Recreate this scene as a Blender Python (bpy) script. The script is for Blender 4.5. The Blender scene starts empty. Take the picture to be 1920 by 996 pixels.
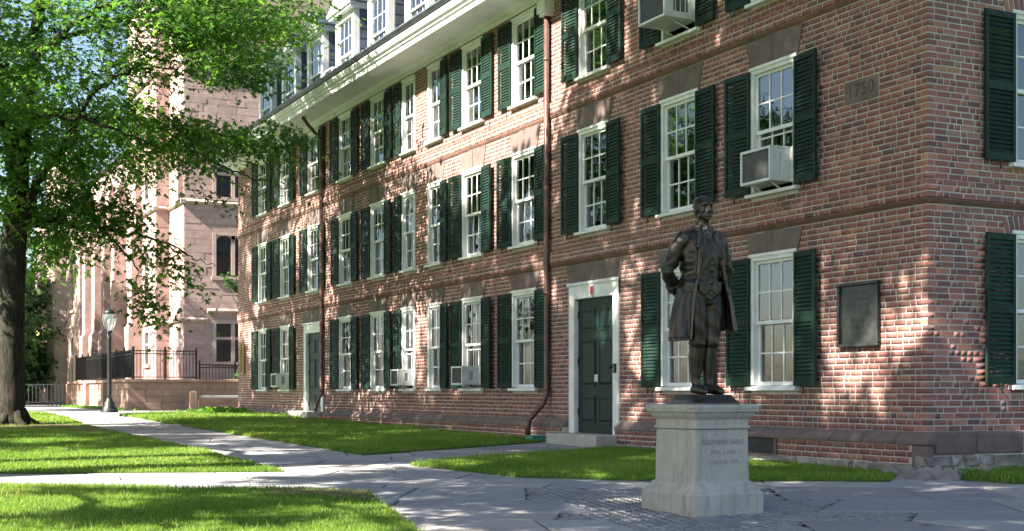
import bpy, bmesh, math, random
import numpy as np
from mathutils import Vector, Matrix, Euler

R = math.radians
random.seed(7); rng = np.random.default_rng(7)
S = bpy.context.scene
COL = S.collection

# ------------------------------------------------------------------ camera, sky, sun, exposure
cam_d = bpy.data.cameras.new('camera')
cam = bpy.data.objects.new('camera', cam_d); COL.objects.link(cam)
cam.location = (-11.22, -11.73, 1.0)
cam.rotation_euler = (R(90), 0, R(-26.47))
cam_d.sensor_width = 36; cam_d.lens = 47.06; cam_d.shift_y = 237 / 1920
cam_d.clip_end = 3000
S.camera = cam

SUN_EL, SUN_AZ = R(41), R(7)          # elevation; swing of the sun from the long facade's normal towards its short end
SUNV = Vector((-math.cos(SUN_EL) * math.cos(SUN_AZ), -math.cos(SUN_EL) * math.sin(SUN_AZ), math.sin(SUN_EL)))
world = bpy.data.worlds.new('World'); S.world = world; world.use_nodes = True
wn = world.node_tree.nodes; wl = world.node_tree.links; wn.clear()
sky = wn.new('ShaderNodeTexSky'); sky.sky_type = 'NISHITA'; sky.sun_disc = False
sky.sun_elevation = SUN_EL; sky.sun_rotation = math.atan2(SUNV.x, SUNV.y)
sky.air_density = 1.0; sky.dust_density = 1.5; sky.ozone_density = 1.0
bg = wn.new('ShaderNodeBackground'); bg.inputs['Strength'].default_value = 0.050
wo = wn.new('ShaderNodeOutputWorld')
wl.new(sky.outputs[0], bg.inputs[0]); wl.new(bg.outputs[0], wo.inputs[0])
sun_d = bpy.data.lights.new('sun', 'SUN'); sun_d.energy = 5.0; sun_d.angle = R(0.45); sun_d.color = (1.0, .91, .77)
sun = bpy.data.objects.new('sun', sun_d); COL.objects.link(sun)
sun.rotation_euler = (-SUNV).to_track_quat('-Z', 'Y').to_euler(); sun.location = SUNV * 60
S.view_settings.view_transform = 'Standard'; S.view_settings.look = 'None'
S.view_settings.gamma = 1; S.view_settings.use_curve_mapping = False
S.view_settings.exposure = 2.5
S.render.engine = 'CYCLES'
S.cycles.max_bounces = 8; S.cycles.diffuse_bounces = 4; S.cycles.transparent_max_bounces = 12
S.cycles.use_denoising = True
S.cycles.caustics_reflective = False; S.cycles.caustics_refractive = False

# ------------------------------------------------------------------ materials
class NT:
    def __init__(s, name):
        s.m = bpy.data.materials.new(name); s.m.use_nodes = True
        s.t = s.m.node_tree; s.t.nodes.clear()
        s.out = s.t.nodes.new('ShaderNodeOutputMaterial')
    def n(s, typ, **kw):
        nd = s.t.nodes.new('ShaderNode' + typ)
        for k, v in kw.items():
            if k in nd.inputs: nd.inputs[k].default_value = v
            else: setattr(nd, k, v)
        return nd
    def l(s, a, b): s.t.links.new(a, b)
    def ramp(s, fac, stops):
        r = s.n('ValToRGB'); e = r.color_ramp.elements
        while len(e) < len(stops): e.new(.5)
        for el, (p, c) in zip(e, stops): el.position = p; el.color = (*c, 1)
        if fac is not None: s.l(fac, r.inputs[0])
        return r.outputs[0]
    def noise(s, scale, detail=4, rough=.6, coord='Object', vec=None):
        nz = s.n('TexNoise'); nz.inputs['Scale'].default_value = scale; nz.inputs['Detail'].default_value = detail
        nz.inputs['Roughness'].default_value = rough
        if vec is None:
            tc = s.n('TexCoord'); vec = tc.outputs[coord]
        s.l(vec, nz.inputs['Vector'])
        return nz.outputs['Fac']
    def mix(s, fac, a, b, mode='MIX'):
        mx = s.n('MixRGB'); mx.blend_type = mode
        for i, v in enumerate((fac, a, b)):
            if isinstance(v, (int, float)): mx.inputs[i].default_value = v
            elif isinstance(v, tuple): mx.inputs[i].default_value = (*v, 1)
            else: s.l(v, mx.inputs[i])
        return mx.outputs[0]
    def wpos(s):
        g = s.n('NewGeometry'); return g.outputs['Position']
    def finish(s, color, rough=.8, metal=0, bump=None, bdist=.01, spec=.5, bstr=.6):
        p = s.n('BsdfPrincipled')
        if isinstance(color, tuple): p.inputs['Base Color'].default_value = (*color, 1)
        else: s.l(color, p.inputs['Base Color'])
        if isinstance(rough, (int, float)): p.inputs['Roughness'].default_value = rough
        else: s.l(rough, p.inputs['Roughness'])
        p.inputs['Metallic'].default_value = metal
        p.inputs['Specular IOR Level'].default_value = spec
        if bump is not None:
            b = s.n('Bump'); b.inputs['Distance'].default_value = bdist; b.inputs['Strength'].default_value = bstr
            s.l(bump, b.inputs['Height']); s.l(b.outputs[0], p.inputs['Normal'])
        s.l(p.outputs[0], s.out.inputs[0]); s.p = p
        return s.m

def simple(name, c1, c2, scale=6, rough=.8, bump=.004, metal=0, spec=.5, bscale=None, world_space=True):
    t = NT(name); v = t.wpos() if world_space else None
    f = t.noise(scale, 5, .65, vec=v)
    oi = t.n('ObjectInfo')
    c = t.ramp(f, [(.3, c1), (.7, c2)])
    hv = t.n('HueSaturation'); t.l(c, hv.inputs['Color'])
    mr = t.n('MapRange'); t.l(oi.outputs['Random'], mr.inputs[0]); mr.inputs[3].default_value = .93; mr.inputs[4].default_value = 1.07
    t.l(mr.outputs[0], hv.inputs['Value'])
    b = t.noise(bscale or scale * 6, 4, .7, vec=v) if bump else None
    return t.finish(hv.outputs[0], rough, metal, b, bump, spec)

BRICK_STOPS = [(0, (.125, .074, .078)), (.16, (.185, .090, .088)), (.38, (.245, .104, .094)), (.6, (.295, .122, .104)), (.8, (.345, .152, .116)), (.92, (.42, .205, .138)), (1, (.31, .18, .16))]
def brick_mat(name, per_object):
    t = NT(name)
    if per_object: rnd = t.n('ObjectInfo').outputs['Random']
    else:
        a = t.n('Attribute'); a.attribute_name = 'rnd'; rnd = a.outputs['Fac']
    c = t.ramp(rnd, BRICK_STOPS)
    wp = t.wpos()
    big = t.noise(.42, 5, .65, vec=wp); huge = t.noise(.16, 3, .6, vec=wp); med = t.noise(9, 5, .7, vec=wp); fine = t.noise(70, 4, .7, vec=wp)
    c = t.mix(t.ramp(big, [(.35, (0, 0, 0)), (.75, (.5, .5, .5))]), c, (.15, .095, .09))       # weathered zones
    c = t.mix(t.ramp(huge, [(.5, (0, 0, 0)), (.62, (.38, .38, .38))]), c, (.33, .17, .14))
    c = t.mix(t.ramp(med, [(.45, (0, 0, 0)), (.8, (.55, .55, .55))]), c, (.20, .095, .075))
    c = t.mix(t.ramp(fine, [(.6, (0, 0, 0)), (.75, (.35, .35, .35))]), c, (.46, .36, .30))          # lime bloom
    return t.finish(c, .88, 0, t.noise(55, 5, .75, vec=wp), .003, .3)
M = {}
M['brick'] = brick_mat('brick_joined', False); M['brick1'] = brick_mat('brick_single', True)
t = NT('mortar'); wp = t.wpos()
c = t.ramp(t.noise(3, 5, .6, vec=wp), [(.3, (.36, .33, .305)), (.7, (.54, .505, .465))])
M['mortar'] = t.finish(c, .95, 0, t.noise(60, 5, .7, vec=wp), .006, .2)
M['brownstone'] = simple('brownstone', (.105, .078, .074), (.185, .135, .125), 4, .9, .008)
M['dark_brick'] = simple('dark_moulded_brick', (.085, .052, .038), (.20, .105, .08), 2.5, .9, .004)  # dark brown moulded strip below each belt course
M['rubble'] = simple('rubble_stone', (.13, .118, .112), (.36, .32, .29), 3, .92, .012)
M['pink_stone'] = simple('pink_ashlar', (.30, .205, .188), (.45, .325, .302), 2.5, .92, .008)
M['pink_trim'] = simple('pink_trim', (.34, .255, .225), (.47, .36, .325), 2.5, .9, .006)
M['terrace'] = simple('terrace_stone', (.24, .155, .115), (.40, .265, .20), 2.2, .92, .008)
M['white'] = simple('white_paint', (.62, .63, .63), (.76, .77, .77), 5, .5, .0015)
M['cream'] = simple('cornice_paint', (.58, .60, .60), (.72, .74, .74), 3, .6, .001)
t = NT('shutter_paint'); oi = t.n('ObjectInfo'); wp = t.wpos()
c = t.ramp(t.noise(7, 4, .6, vec=wp), [(.3, (.0035, .014, .0098)), (.7, (.0075, .029, .020))])
hv = t.n('HueSaturation'); t.l(c, hv.inputs['Color']); mr = t.n('MapRange'); t.l(oi.outputs['Random'], mr.inputs[0]); mr.inputs[3].default_value = .75; mr.inputs[4].default_value = 1.35; t.l(mr.outputs[0], hv.inputs['Value'])
hv2 = t.mix(t.ramp(t.noise(1.1, 3, .6, vec=wp), [(.45, (0, 0, 0)), (.75, (.3, .3, .3))]), hv.outputs[0], (.02, .045, .034))
M['shutter'] = t.finish(hv2, .62, 0, t.noise(40, 3, .6, vec=wp), .001, .25)
M['door'] = simple('door_paint', (.006, .018, .017), (.010, .027, .026), 4, .45, .0008, spec=.3)
M['slate'] = simple('roof_slate', (.045, .055, .075), (.11, .13, .17), 2.2, .45, .004)
M['metal_dark'] = simple('dark_iron', (.010, .010, .012), (.03, .03, .034), 14, .45, .001, .3)
M['spout'] = simple('brown_downspout', (.085, .045, .040), (.14, .08, .07), 5, .4, .001, .2)
M['ac'] = simple('ac_casing', (.50, .52, .52), (.66, .68, .68), 8, .45, .0006)
M['barrier'] = simple('galvanised_steel', (.13, .15, .15), (.24, .27, .27), 8, .45, .0006, .4)
M['ac_dark'] = simple('ac_coil', (.10, .10, .105), (.19, .19, .20), 40, .5, .001, .4)
t = NT('pedestal_granite'); wp = t.wpos(); mp = t.n('Mapping'); mp.inputs['Scale'].default_value = (9, 9, .9); t.l(wp, mp.inputs[0])
c = t.ramp(t.noise(2.2, 6, .7, vec=wp), [(.3, (.36, .34, .305)), (.7, (.51, .48, .43))])
c = t.mix(t.ramp(t.noise(1.5, 5, .7, vec=mp.outputs[0]), [(.48, (0, 0, 0)), (.72, (.65, .65, .65))]), c, (.20, .185, .165))      # rain streaks
c = t.mix(t.ramp(t.noise(160, 2, .5, vec=wp), [(.5, (0, 0, 0)), (.62, (.5, .5, .5))]), c, (.22, .21, .20))                      # grain
c = t.mix(t.ramp(t.noise(13, 5, .75, vec=wp), [(.62, (0, 0, 0)), (.72, (.5, .5, .5))]), c, (.17, .165, .14))                    # lichen
M['granite'] = t.finish(c, .8, 0, t.noise(90, 4, .7, vec=wp), .004, .4)
M['engrave'] = simple('cut_letter', (.23, .22, .20), (.31, .295, .27), 20, .9, .001)
M['engrave_dark'] = simple('cut_numeral', (.05, .042, .04), (.09, .075, .07), 20, .9, .001)
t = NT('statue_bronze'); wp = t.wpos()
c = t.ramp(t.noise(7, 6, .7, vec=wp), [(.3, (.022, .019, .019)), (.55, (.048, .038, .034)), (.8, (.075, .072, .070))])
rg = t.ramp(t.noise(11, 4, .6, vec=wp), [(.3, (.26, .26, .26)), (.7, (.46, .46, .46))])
ge = t.n('NewGeometry'); c = t.mix(t.ramp(ge.outputs['Pointiness'], [(.50, (0, 0, 0)), (.60, (.8, .8, .8))]), c, (.17, .14, .115))  # raised edges lightened in the colour: rubbed wear plus painted highlights
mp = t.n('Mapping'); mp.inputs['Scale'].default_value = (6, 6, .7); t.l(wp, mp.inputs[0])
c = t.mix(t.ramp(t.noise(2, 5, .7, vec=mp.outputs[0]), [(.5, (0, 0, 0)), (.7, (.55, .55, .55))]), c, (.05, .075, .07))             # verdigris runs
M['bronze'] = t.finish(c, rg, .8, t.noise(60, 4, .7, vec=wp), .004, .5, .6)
M['plaque'] = simple('plaque_bronze', (.035, .038, .040), (.075, .078, .078), 12, .42, .001, .6)
M['plaque_text'] = simple('plaque_relief', (.075, .078, .078), (.13, .13, .125), 12, .45, .0005, .6)
M['soil'] = simple('bare_soil', (.055, .038, .026), (.14, .095, .06), 3, .97, .03, bscale=30)
t = NT('tree_bark'); tc = t.n('TexCoord'); mp = t.n('Mapping'); mp.inputs['Scale'].default_value = (7, 7, 1.3); t.l(tc.outputs['Object'], mp.inputs[0])
rd = t.noise(2.2, 6, .7, vec=mp.outputs[0]); c = t.ramp(rd, [(.35, (.012, .011, .009)), (.6, (.045, .041, .034)), (.8, (.085, .080, .068))])
c = t.mix(t.ramp(t.noise(1.2, 4, .6), [(.5, (0, 0, 0)), (.75, (.5, .5, .5))]), c, (.04, .05, .028))
M['bark'] = t.finish(c, .95, 0, rd, .05, .2, 1.0)
M['curtain'] = simple('curtain_cloth', (.50, .49, .46), (.66, .65, .62), 3, .9, .002)
M['blind'] = simple('roller_blind', (.40, .40, .385), (.52, .52, .50), 2, .85, .001)
M['room'] = simple('dark_room', (.12, .12, .11), (.2, .19, .18), 1.2, .9, 0)
M['brass'] = simple('old_brass', (.25, .17, .07), (.42, .30, .13), 9, .4, .001, .8)
M['red_badge'] = simple('red_badge', (.35, .02, .03), (.45, .04, .05), 9, .5, 0)
M['green_plastic'] = simple('green_box', (.05, .22, .17), (.08, .30, .23), 9, .5, 0)
M['wood_trim'] = simple('weathered_wood', (.16, .12, .09), (.26, .2, .15), 6, .8, .003)
# slabs and setts
t = NT('bluestone_slab'); oi = t.n('ObjectInfo'); wp = t.wpos()
c0 = t.ramp(oi.outputs['Random'], [(0, (.20, .205, .225)), (.35, (.26, .265, .28)), (.7, (.32, .315, .315)), (1, (.36, .325, .305))])
c = t.mix(t.ramp(t.noise(1.6, 6, .65, vec=wp), [(.35, (0, 0, 0)), (.75, (.6, .6, .6))]), c0, (.16, .165, .18))
c = t.mix(t.ramp(t.noise(14, 5, .7, vec=wp), [(.5, (0, 0, 0)), (.8, (.45, .45, .45))]), c, (.37, .35, .33))
M['slab'] = t.finish(c, .68, 0, t.noise(22, 6, .7, vec=wp), .006, .45)
M['sett'] = simple('granite_sett', (.17, .175, .19), (.26, .26, .265), 3, .75, .006)
t = NT('joint_sand'); wp = t.wpos()
c = t.ramp(t.noise(5, 5, .7, vec=wp), [(.3, (.022, .021, .019)), (.7, (.05, .046, .04))])
M['joint'] = t.finish(c, .95, 0, t.noise(50, 4, .7, vec=wp), .01, .2)
t = NT('lawn_soil'); wp = t.wpos()
c = t.ramp(t.noise(1.3, 6, .7, vec=wp), [(.3, (.055, .10, .020)), (.55, (.085, .14, .03)), (.72, (.13, .12, .06))])
M['lawn'] = t.finish(c, .95, 0, t.noise(45, 5, .8, vec=wp), .03, .2)
t = NT('far_ground'); wp = t.wpos()
c = t.ramp(t.noise(.35, 6, .7, vec=wp), [(.3, (.045, .09, .02)), (.7, (.09, .14, .035))])
M['ground'] = t.finish(c, .97, 0, None, spec=.1)
def leafy(name, stops, trans, tw=.45, rough=.5):
    t = NT(name); a = t.n('Attribute'); a.attribute_name = 'rnd'
    c = t.ramp(a.outputs['Fac'], stops)
    p = t.n('BsdfPrincipled'); t.l(c, p.inputs['Base Color']); p.inputs['Roughness'].default_value = rough; p.inputs['Specular IOR Level'].default_value = .35
    tr = t.n('BsdfTranslucent'); t.l(t.mix(1.0, c, trans, 'MULTIPLY'), tr.inputs[0])
    mx = t.n('MixShader'); mx.inputs[0].default_value = tw
    t.l(p.outputs[0], mx.inputs[1]); t.l(tr.outputs[0], mx.inputs[2]); t.l(mx.outputs[0], t.out.inputs[0])
    return t.m
M['leaf'] = leafy('oak_leaf', [(0, (.028, .078, .020)), (.5, (.055, .125, .028)), (1, (.11, .19, .04))], (2.3, 2.4, 1.2), .5)
M['leaf2'] = leafy('dark_leaf', [(0, (.02, .06, .022)), (.5, (.035, .09, .028)), (1, (.07, .14, .04))], (2.0, 2.2, 1.1), .45)
M['grass'] = leafy('grass_blade', [(0, (.085, .165, .022)), (.5, (.15, .255, .038)), (.88, (.22, .325, .065)), (1, (.36, .36, .15))], (1.7, 1.65, .9), .45, .55)
M['hosta'] = leafy('hosta_leaf', [(0, (.06, .16, .02)), (1, (.14, .27, .05))], (1.6, 1.7, .8), .4)
# glass: fresnel mix of clear and mirror
t = NT('window_glass'); lw = t.n('Fresnel'); lw.inputs[0].default_value = 1.6
ad = t.n('Math', operation='MULTIPLY_ADD'); t.l(lw.outputs[0], ad.inputs[0]); ad.inputs[1].default_value = 1.1; ad.inputs[2].default_value = .10
gl = t.n('BsdfGlossy'); gl.inputs['Roughness'].default_value = .015; gl.inputs[0].default_value = (.93, .97, 1, 1)
bp = t.n('Bump'); bp.inputs['Distance'].default_value = .02; bp.inputs['Strength'].default_value = .12
t.l(t.noise(3.5, 2, .5, vec=t.wpos()), bp.inputs['Height']); t.l(bp.outputs[0], gl.inputs['Normal'])
tp = t.n('BsdfTransparent'); tp.inputs[0].default_value = (.80, .84, .82, 1)
mx = t.n('MixShader'); t.l(ad.outputs[0], mx.inputs[0]); t.l(tp.outputs[0], mx.inputs[1]); t.l(gl.outputs[0], mx.inputs[2]); t.l(mx.outputs[0], t.out.inputs[0])
M['glass'] = t.m
t = NT('lamp_glass'); gl = t.n('BsdfGlossy'); gl.inputs['Roughness'].default_value = .05
tl = t.n('BsdfTranslucent'); tl.inputs[0].default_value = (.8, .85, .85, 1)
tp = t.n('BsdfTransparent'); tp.inputs[0].default_value = (.85, .88, .88, 1)
m1 = t.n('MixShader'); m1.inputs[0].default_value = .35; t.l(tp.outputs[0], m1.inputs[1]); t.l(tl.outputs[0], m1.inputs[2])
m2 = t.n('MixShader'); m2.inputs[0].default_value = .12; t.l(m1.outputs[0], m2.inputs[1]); t.l(gl.outputs[0], m2.inputs[2]); t.l(m2.outputs[0], t.out.inputs[0])
M['lamp_glass'] = t.m
t = NT('lit_lantern'); em = t.n('Emission'); em.inputs[0].default_value = (1, .72, .25, 1); em.inputs[1].default_value = 1.2; t.l(em.outputs[0], t.out.inputs[0]); M['lit'] = t.m

# ------------------------------------------------------------------ mesh helpers
class MB:
    def __init__(s): s.v = []; s.f = []; s.smooth = False
    def add(s, vs, fs):
        o = len(s.v); s.v += [tuple(map(float, p)) for p in vs]; s.f += [tuple(i + o for i in f) for f in fs]; return s
    def box(s, x0, x1, y0, y1, z0, z1):
        if x0 > x1: x0, x1 = x1, x0
        if y0 > y1: y0, y1 = y1, y0
        if z0 > z1: z0, z1 = z1, z0
        return s.add([(x0, y0, z0), (x1, y0, z0), (x1, y1, z0), (x0, y1, z0), (x0, y0, z1), (x1, y0, z1), (x1, y1, z1), (x0, y1, z1)],
                     [(0, 3, 2, 1), (4, 5, 6, 7), (0, 1, 5, 4), (1, 2, 6, 5), (2, 3, 7, 6), (3, 0, 4, 7)])
    def prism(s, poly, mapf, t0, t1):
        """poly: 2-D outline, mapf(a, b, t) -> point"""
        n = len(poly)
        vs = [mapf(a, b, t0) for a, b in poly] + [mapf(a, b, t1) for a, b in poly]
        fs = [tuple(range(n - 1, -1, -1)), tuple(range(n, 2 * n))] + [(i, (i + 1) % n, n + (i + 1) % n, n + i) for i in range(n)]
        return s.add(vs, fs)
    def rings(s, rings, close=True, caps=True):
        n = len(rings[0]); vs = [p for r in rings for p in r]; fs = []
        for k in range(len(rings) - 1):
            for i in range(n if close else n - 1):
                j = (i + 1) % n
                fs.append((k * n + i, k * n + j, (k + 1) * n + j, (k + 1) * n + i))
        if caps:
            fs.append(tuple(range(n - 1, -1, -1))); fs.append(tuple((len(rings) - 1) * n + i for i in range(n)))
        return s.add(vs, fs)
    def tube(s, pts, rad, n=8, caps=True):
        pts = [Vector(p) for p in pts]
        if not isinstance(rad, (list, tuple)): rad = [rad] * len(pts)
        rings = []; up = None
        for i, p in enumerate(pts):
            d = (pts[min(i + 1, len(pts) - 1)] - pts[max(i - 1, 0)]).normalized()
            if up is None: up = Vector((0, 0, 1)) if abs(d.z) < .9 else Vector((1, 0, 0))
            a = d.cross(up)
            if a.length < 1e-5: a = d.orthogonal()
            a.normalize(); b = a.cross(d).normalized(); up = b
            rings.append([p + (a * math.cos(2 * math.pi * k / n) + b * math.sin(2 * math.pi * k / n)) * rad[i] for k in range(n)])
        return s.rings(rings, True, caps)
    def lathe(s, prof, n=16, c=(0, 0)):
        return s.rings([[(c[0] + r * math.cos(2 * math.pi * k / n), c[1] + r * math.sin(2 * math.pi * k / n), z) for k in range(n)] for r, z in prof])
    def sq(s, prof, c=(0, 0)):
        return s.rings([[(c[0] + r * a, c[1] + r * b, z) for a, b in ((-1, -1), (1, -1), (1, 1), (-1, 1))] for r, z in prof])
    def ell(s, c, r, n=12, m=8):
        rr = []
        for k in range(m + 1):
            th = math.pi * (k + .02) / (m + .04)
            rr.append([(c[0] + r[0] * math.sin(th) * math.cos(2 * math.pi * i / n), c[1] + r[1] * math.sin(th) * math.sin(2 * math.pi * i / n), c[2] - r[2] * math.cos(th)) for i in range(n)])
        return s.rings(rr)
    def mesh(s, name, mat, smooth=None, fix=True):
        me = bpy.data.meshes.new(name); me.from_pydata(s.v, [], s.f)
        if fix:
            bm = bmesh.new(); bm.from_mesh(me); bmesh.ops.recalc_face_normals(bm, faces=bm.faces); bm.to_mesh(me); bm.free()
        if mat is not None: me.materials.append(M[mat])
        if s.smooth if smooth is None else smooth: me.shade_smooth()
        me.update(); return me
    def build(s, name, mat, parent=None, smooth=None, loc=(0, 0, 0), rz=0):
        return put(name, s.mesh(name, mat, smooth), parent, loc, rz)
def put(name, me, parent=None, loc=(0, 0, 0), rz=0):
    o = bpy.data.objects.new(name, me); COL.objects.link(o)
    o.location = loc; o.rotation_euler = (0, 0, rz)
    if parent is not None: o.parent = parent
    return o
def bevel(o, w=.006, seg=1):
    m = o.modifiers.new('edge', 'BEVEL'); m.width = w; m.segments = seg; m.limit_method = 'ANGLE'; m.angle_limit = R(40); return o
def tag(o, label=None, cat=None, group=None, kind=None):
    if label: o['label'] = label
    if cat: o['category'] = cat
    if group: o['group'] = group
    if kind: o['kind'] = kind
    return o
def empty(name, loc=(0, 0, 0), rz=0):
    return put(name, None, None, loc, rz)
def np_mesh(name, V, F4, mat, rnd=None, smooth=False):
    """V (n,3), F4 (m,k) with k = 3 or 4, rnd per vertex"""
    me = bpy.data.meshes.new(name); k = F4.shape[1]
    me.vertices.add(len(V)); me.vertices.foreach_set('co', np.asarray(V, np.float32).ravel())
    me.loops.add(F4.size); me.loops.foreach_set('vertex_index', F4.astype(np.int32).ravel())
    me.polygons.add(len(F4)); me.polygons.foreach_set('loop_start', (np.arange(len(F4)) * k).astype(np.int32)); me.polygons.foreach_set('loop_total', np.full(len(F4), k, np.int32))
    me.update(calc_edges=True); me.validate()
    if rnd is not None:
        at = me.attributes.new('rnd', 'FLOAT', 'POINT'); at.data.foreach_set('value', np.asarray(rnd, np.float32))
    me.materials.append(M[mat])
    if smooth: me.shade_smooth()
    return me
def gz(y): return .03 * max(y, -15) if y < 0 else (.0125 * y if y < 24 else .3)

CAMP = np.array([-11.22, -11.73, 1.0]); TH = R(26.47)
FW = np.array([math.sin(TH), math.cos(TH), 0]); RT = np.array([math.cos(TH), -math.sin(TH), 0])
def seen_size(p, a):
    """rough size in the picture of something a metres across at p; 0 outside the picture"""
    r = np.array(p) - CAMP; d = r @ FW
    if d < 1: return 0
    x = 960 + 2510 * (r @ RT) / d; y = 735 - 2510 * r[2] / d
    return a * 2510 / d if -20 < x < 1940 and -20 < y < 1016 else 0

# ------------------------------------------------------------------ ground, pavement, lawns
def sheet(name, poly, h, mat, down=0., parent=None):
    bm = bmesh.new(); vs = [bm.verts.new((x, y, 0)) for x, y in poly]; bm.faces.new(vs)
    for yy in (-15, 0, 24):
        bmesh.ops.bisect_plane(bm, geom=bm.verts[:] + bm.edges[:] + bm.faces[:], plane_co=(0, yy, 0), plane_no=(0, 1, 0))
    bmesh.ops.triangulate(bm, faces=bm.faces[:])
    bmesh.ops.recalc_face_normals(bm, faces=bm.faces[:])
    for f in bm.faces:
        if f.normal.z < 0: f.normal_flip()
    for v in bm.verts: v.co.z = gz(v.co.y) + h
    if down:
        bd = [e for e in bm.edges if e.is_boundary]
        r = bmesh.ops.extrude_edge_only(bm, edges=bd)
        for g in r['geom']:
            if isinstance(g, bmesh.types.BMVert): g.co.z -= down
    me = bpy.data.meshes.new(name); bm.to_mesh(me); bm.free(); me.materials.append(M[mat])
    o = put(name, me, parent)
    if parent is None: o['kind'] = 'structure'
    return o
sheet('ground', [(-1500, -1500), (1500, -1500), (1500, 1500), (-1500, 1500)], -.05, 'ground')
pavement = sheet('pavement', [(-13, -9), (14, -9), (14, 32), (-13, 32)], -.02, 'joint')
tag(pavement, 'irregular bluestone flag pavement crossing the yard')
sheet('path', [(-9.5, 32), (14, 32), (14, 64), (-9.5, 64)], -.008, 'slab')
sheet('path', [(-6.8, 21.6), (-3.4, 21.6), (-3.4, 32), (-6.8, 32)], .010, 'slab')

LAWN = {
 'by_door': [(-4.62, 6.30), (-.45, 8.72), (-.26, 9.2), (-.26, 21.75), (-1.2, 21.0), (-4.55, 18.2)],
 'by_lamp': [(-4.6, 19.3), (-2.3, 20.3), (-.5, 22.1), (-.26, 23.9), (-.2, 31.8), (-2.2, 30.6), (-4.2, 27.6)],
 'by_statue': [(-4.85, 3.95), (-4.4, 4.35), (-.45, 6.45), (-.28, 6.3), (-.28, .2), (-.9, -.35), (-2.4, .22), (-3.5, .72), (-4.45, 1.75)],
 'tree': [(-40, 3.9), (-9.7, 4.35), (-6.62, 3.5), (-6.5, 8), (-6.5, 19), (-5.75, 30.8), (-6.1, 34.5), (-12, 40), (-40, 40)],
 'front': [(-40, 3.1), (-9.8, 2.55), (-7.2, .95), (-6.72, .40), (-7.1, -1.1), (-7.6, -3.4), (-9.0, -8.5), (-40, -9)],
 'end': [(.02, -.22), (.25, -.98), (1.2, -1.3), (6, -1.75), (14, -1.85), (14, -.15), (.4, -.15)],
}
for k, poly in LAWN.items(): sheet('lawn', poly, .034, 'lawn', .09)
sheet('soil_bed', [(-9.3, 18.0), (-8.2, 17.1), (-7.2, 16.2), (-6.55, 14.2), (-6.53, 16.8), (-6.75, 18.7), (-7.1, 20.4), (-8.3, 20.9), (-9.4, 19.8)], .046, 'soil')
sheet('soil_bed', [(-7.35, .98), (-6.74, .42), (-6.95, -.45), (-7.3, .2), (-7.9, .75)], .042, 'soil')

def inside(P, poly):
    x, y = P[:, 0], P[:, 1]; r = np.zeros(len(P), bool); n = len(poly)
    for i in range(n):
        x0, y0 = poly[i]; x1, y1 = poly[(i + 1) % n]
        c = ((y0 > y) != (y1 > y)) & (x < (x1 - x0) * (y - y0) / (y1 - y0 + 1e-12) + x0)
        r ^= c
    return r
# flagstones: cells of a jittered, staggered lattice, each a slab of its own
PED = np.array([-4.42, -1.85])
ang_ = R(-26.5 + 6); ea, eb = np.array([math.cos(ang_), math.sin(ang_)]), np.array([-math.sin(ang_), math.cos(ang_)])
slabs = []; rows = []; b0 = -12.
while b0 < 32: rows.append((b0, random.uniform(-.035, .035))); b0 += random.choice((.55, .7, .8, .95, 1.1))
for (q0, k0), (q1, k1) in zip(rows[:-1], rows[1:]):
    a0 = -20 + random.uniform(0, 1); s0 = random.uniform(-.15, .15)
    while a0 < 14:
        a1 = a0 + random.choice((.7, .95, 1.15, 1.4, 1.7)); s1 = random.uniform(-.16, .16) if random.random() < .6 else random.uniform(-.4, .4); g = .013
        P4 = [(a0 + g - s0, q0 + k0 * a0 + g), (a1 - g - s1, q0 + k0 * a1 + g), (a1 - g + s1, q1 + k1 * a1 - g), (a0 + g + s0, q1 + k1 * a0 - g)]
        poly = np.array([ea * a + eb * b for a, b in P4]); a0, s0 = a1, s1
        for k in range(4): poly[k] += np.array([random.uniform(-.012, .012), random.uniform(-.012, .012)])
        poly = np.concatenate([[poly[k], poly[k] * .5 + poly[(k + 1) % 4] * .5 + np.array([random.uniform(-.01, .01), random.uniform(-.01, .01)])] for k in range(4)])
        p = poly.mean(0)
        if not (-10.8 < p[0] < 5 and -5.6 < p[1] < 22.5) or (p[0] > -.1 and p[1] > -.2) or np.hypot(*(p - PED)) < 1.7: continue
        if any(inside(poly * .9 + p * .1, lp).all() for lp in LAWN.values()): continue
        slabs.append(poly)
for poly in slabs:
    c = poly.mean(0); mb = MB(); dz = random.uniform(0, .008); tx, ty = random.uniform(-.004, .004), random.uniform(-.004, .004)
    n = len(poly); inn = c + (poly - c) * (1 - .012)
    def zz(q, h): return (q[0] - c[0], q[1] - c[1], gz(q[1]) + h + dz + tx * (q[0] - c[0]) + ty * (q[1] - c[1]))
    mb.rings([[zz(q, -.03) for q in poly], [zz(q, .006) for q in poly], [zz(q, .012) for q in inn]])
    put('flagstone', mb.mesh('flagstone', 'slab'), pavement, (c[0], c[1], 0))
sheet('sett_bed', [(PED[0] + 2.6 * math.cos(k * .2618), PED[1] + 2.6 * math.sin(k * .2618)) for k in range(24)], -.003, 'joint', parent=pavement)
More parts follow.
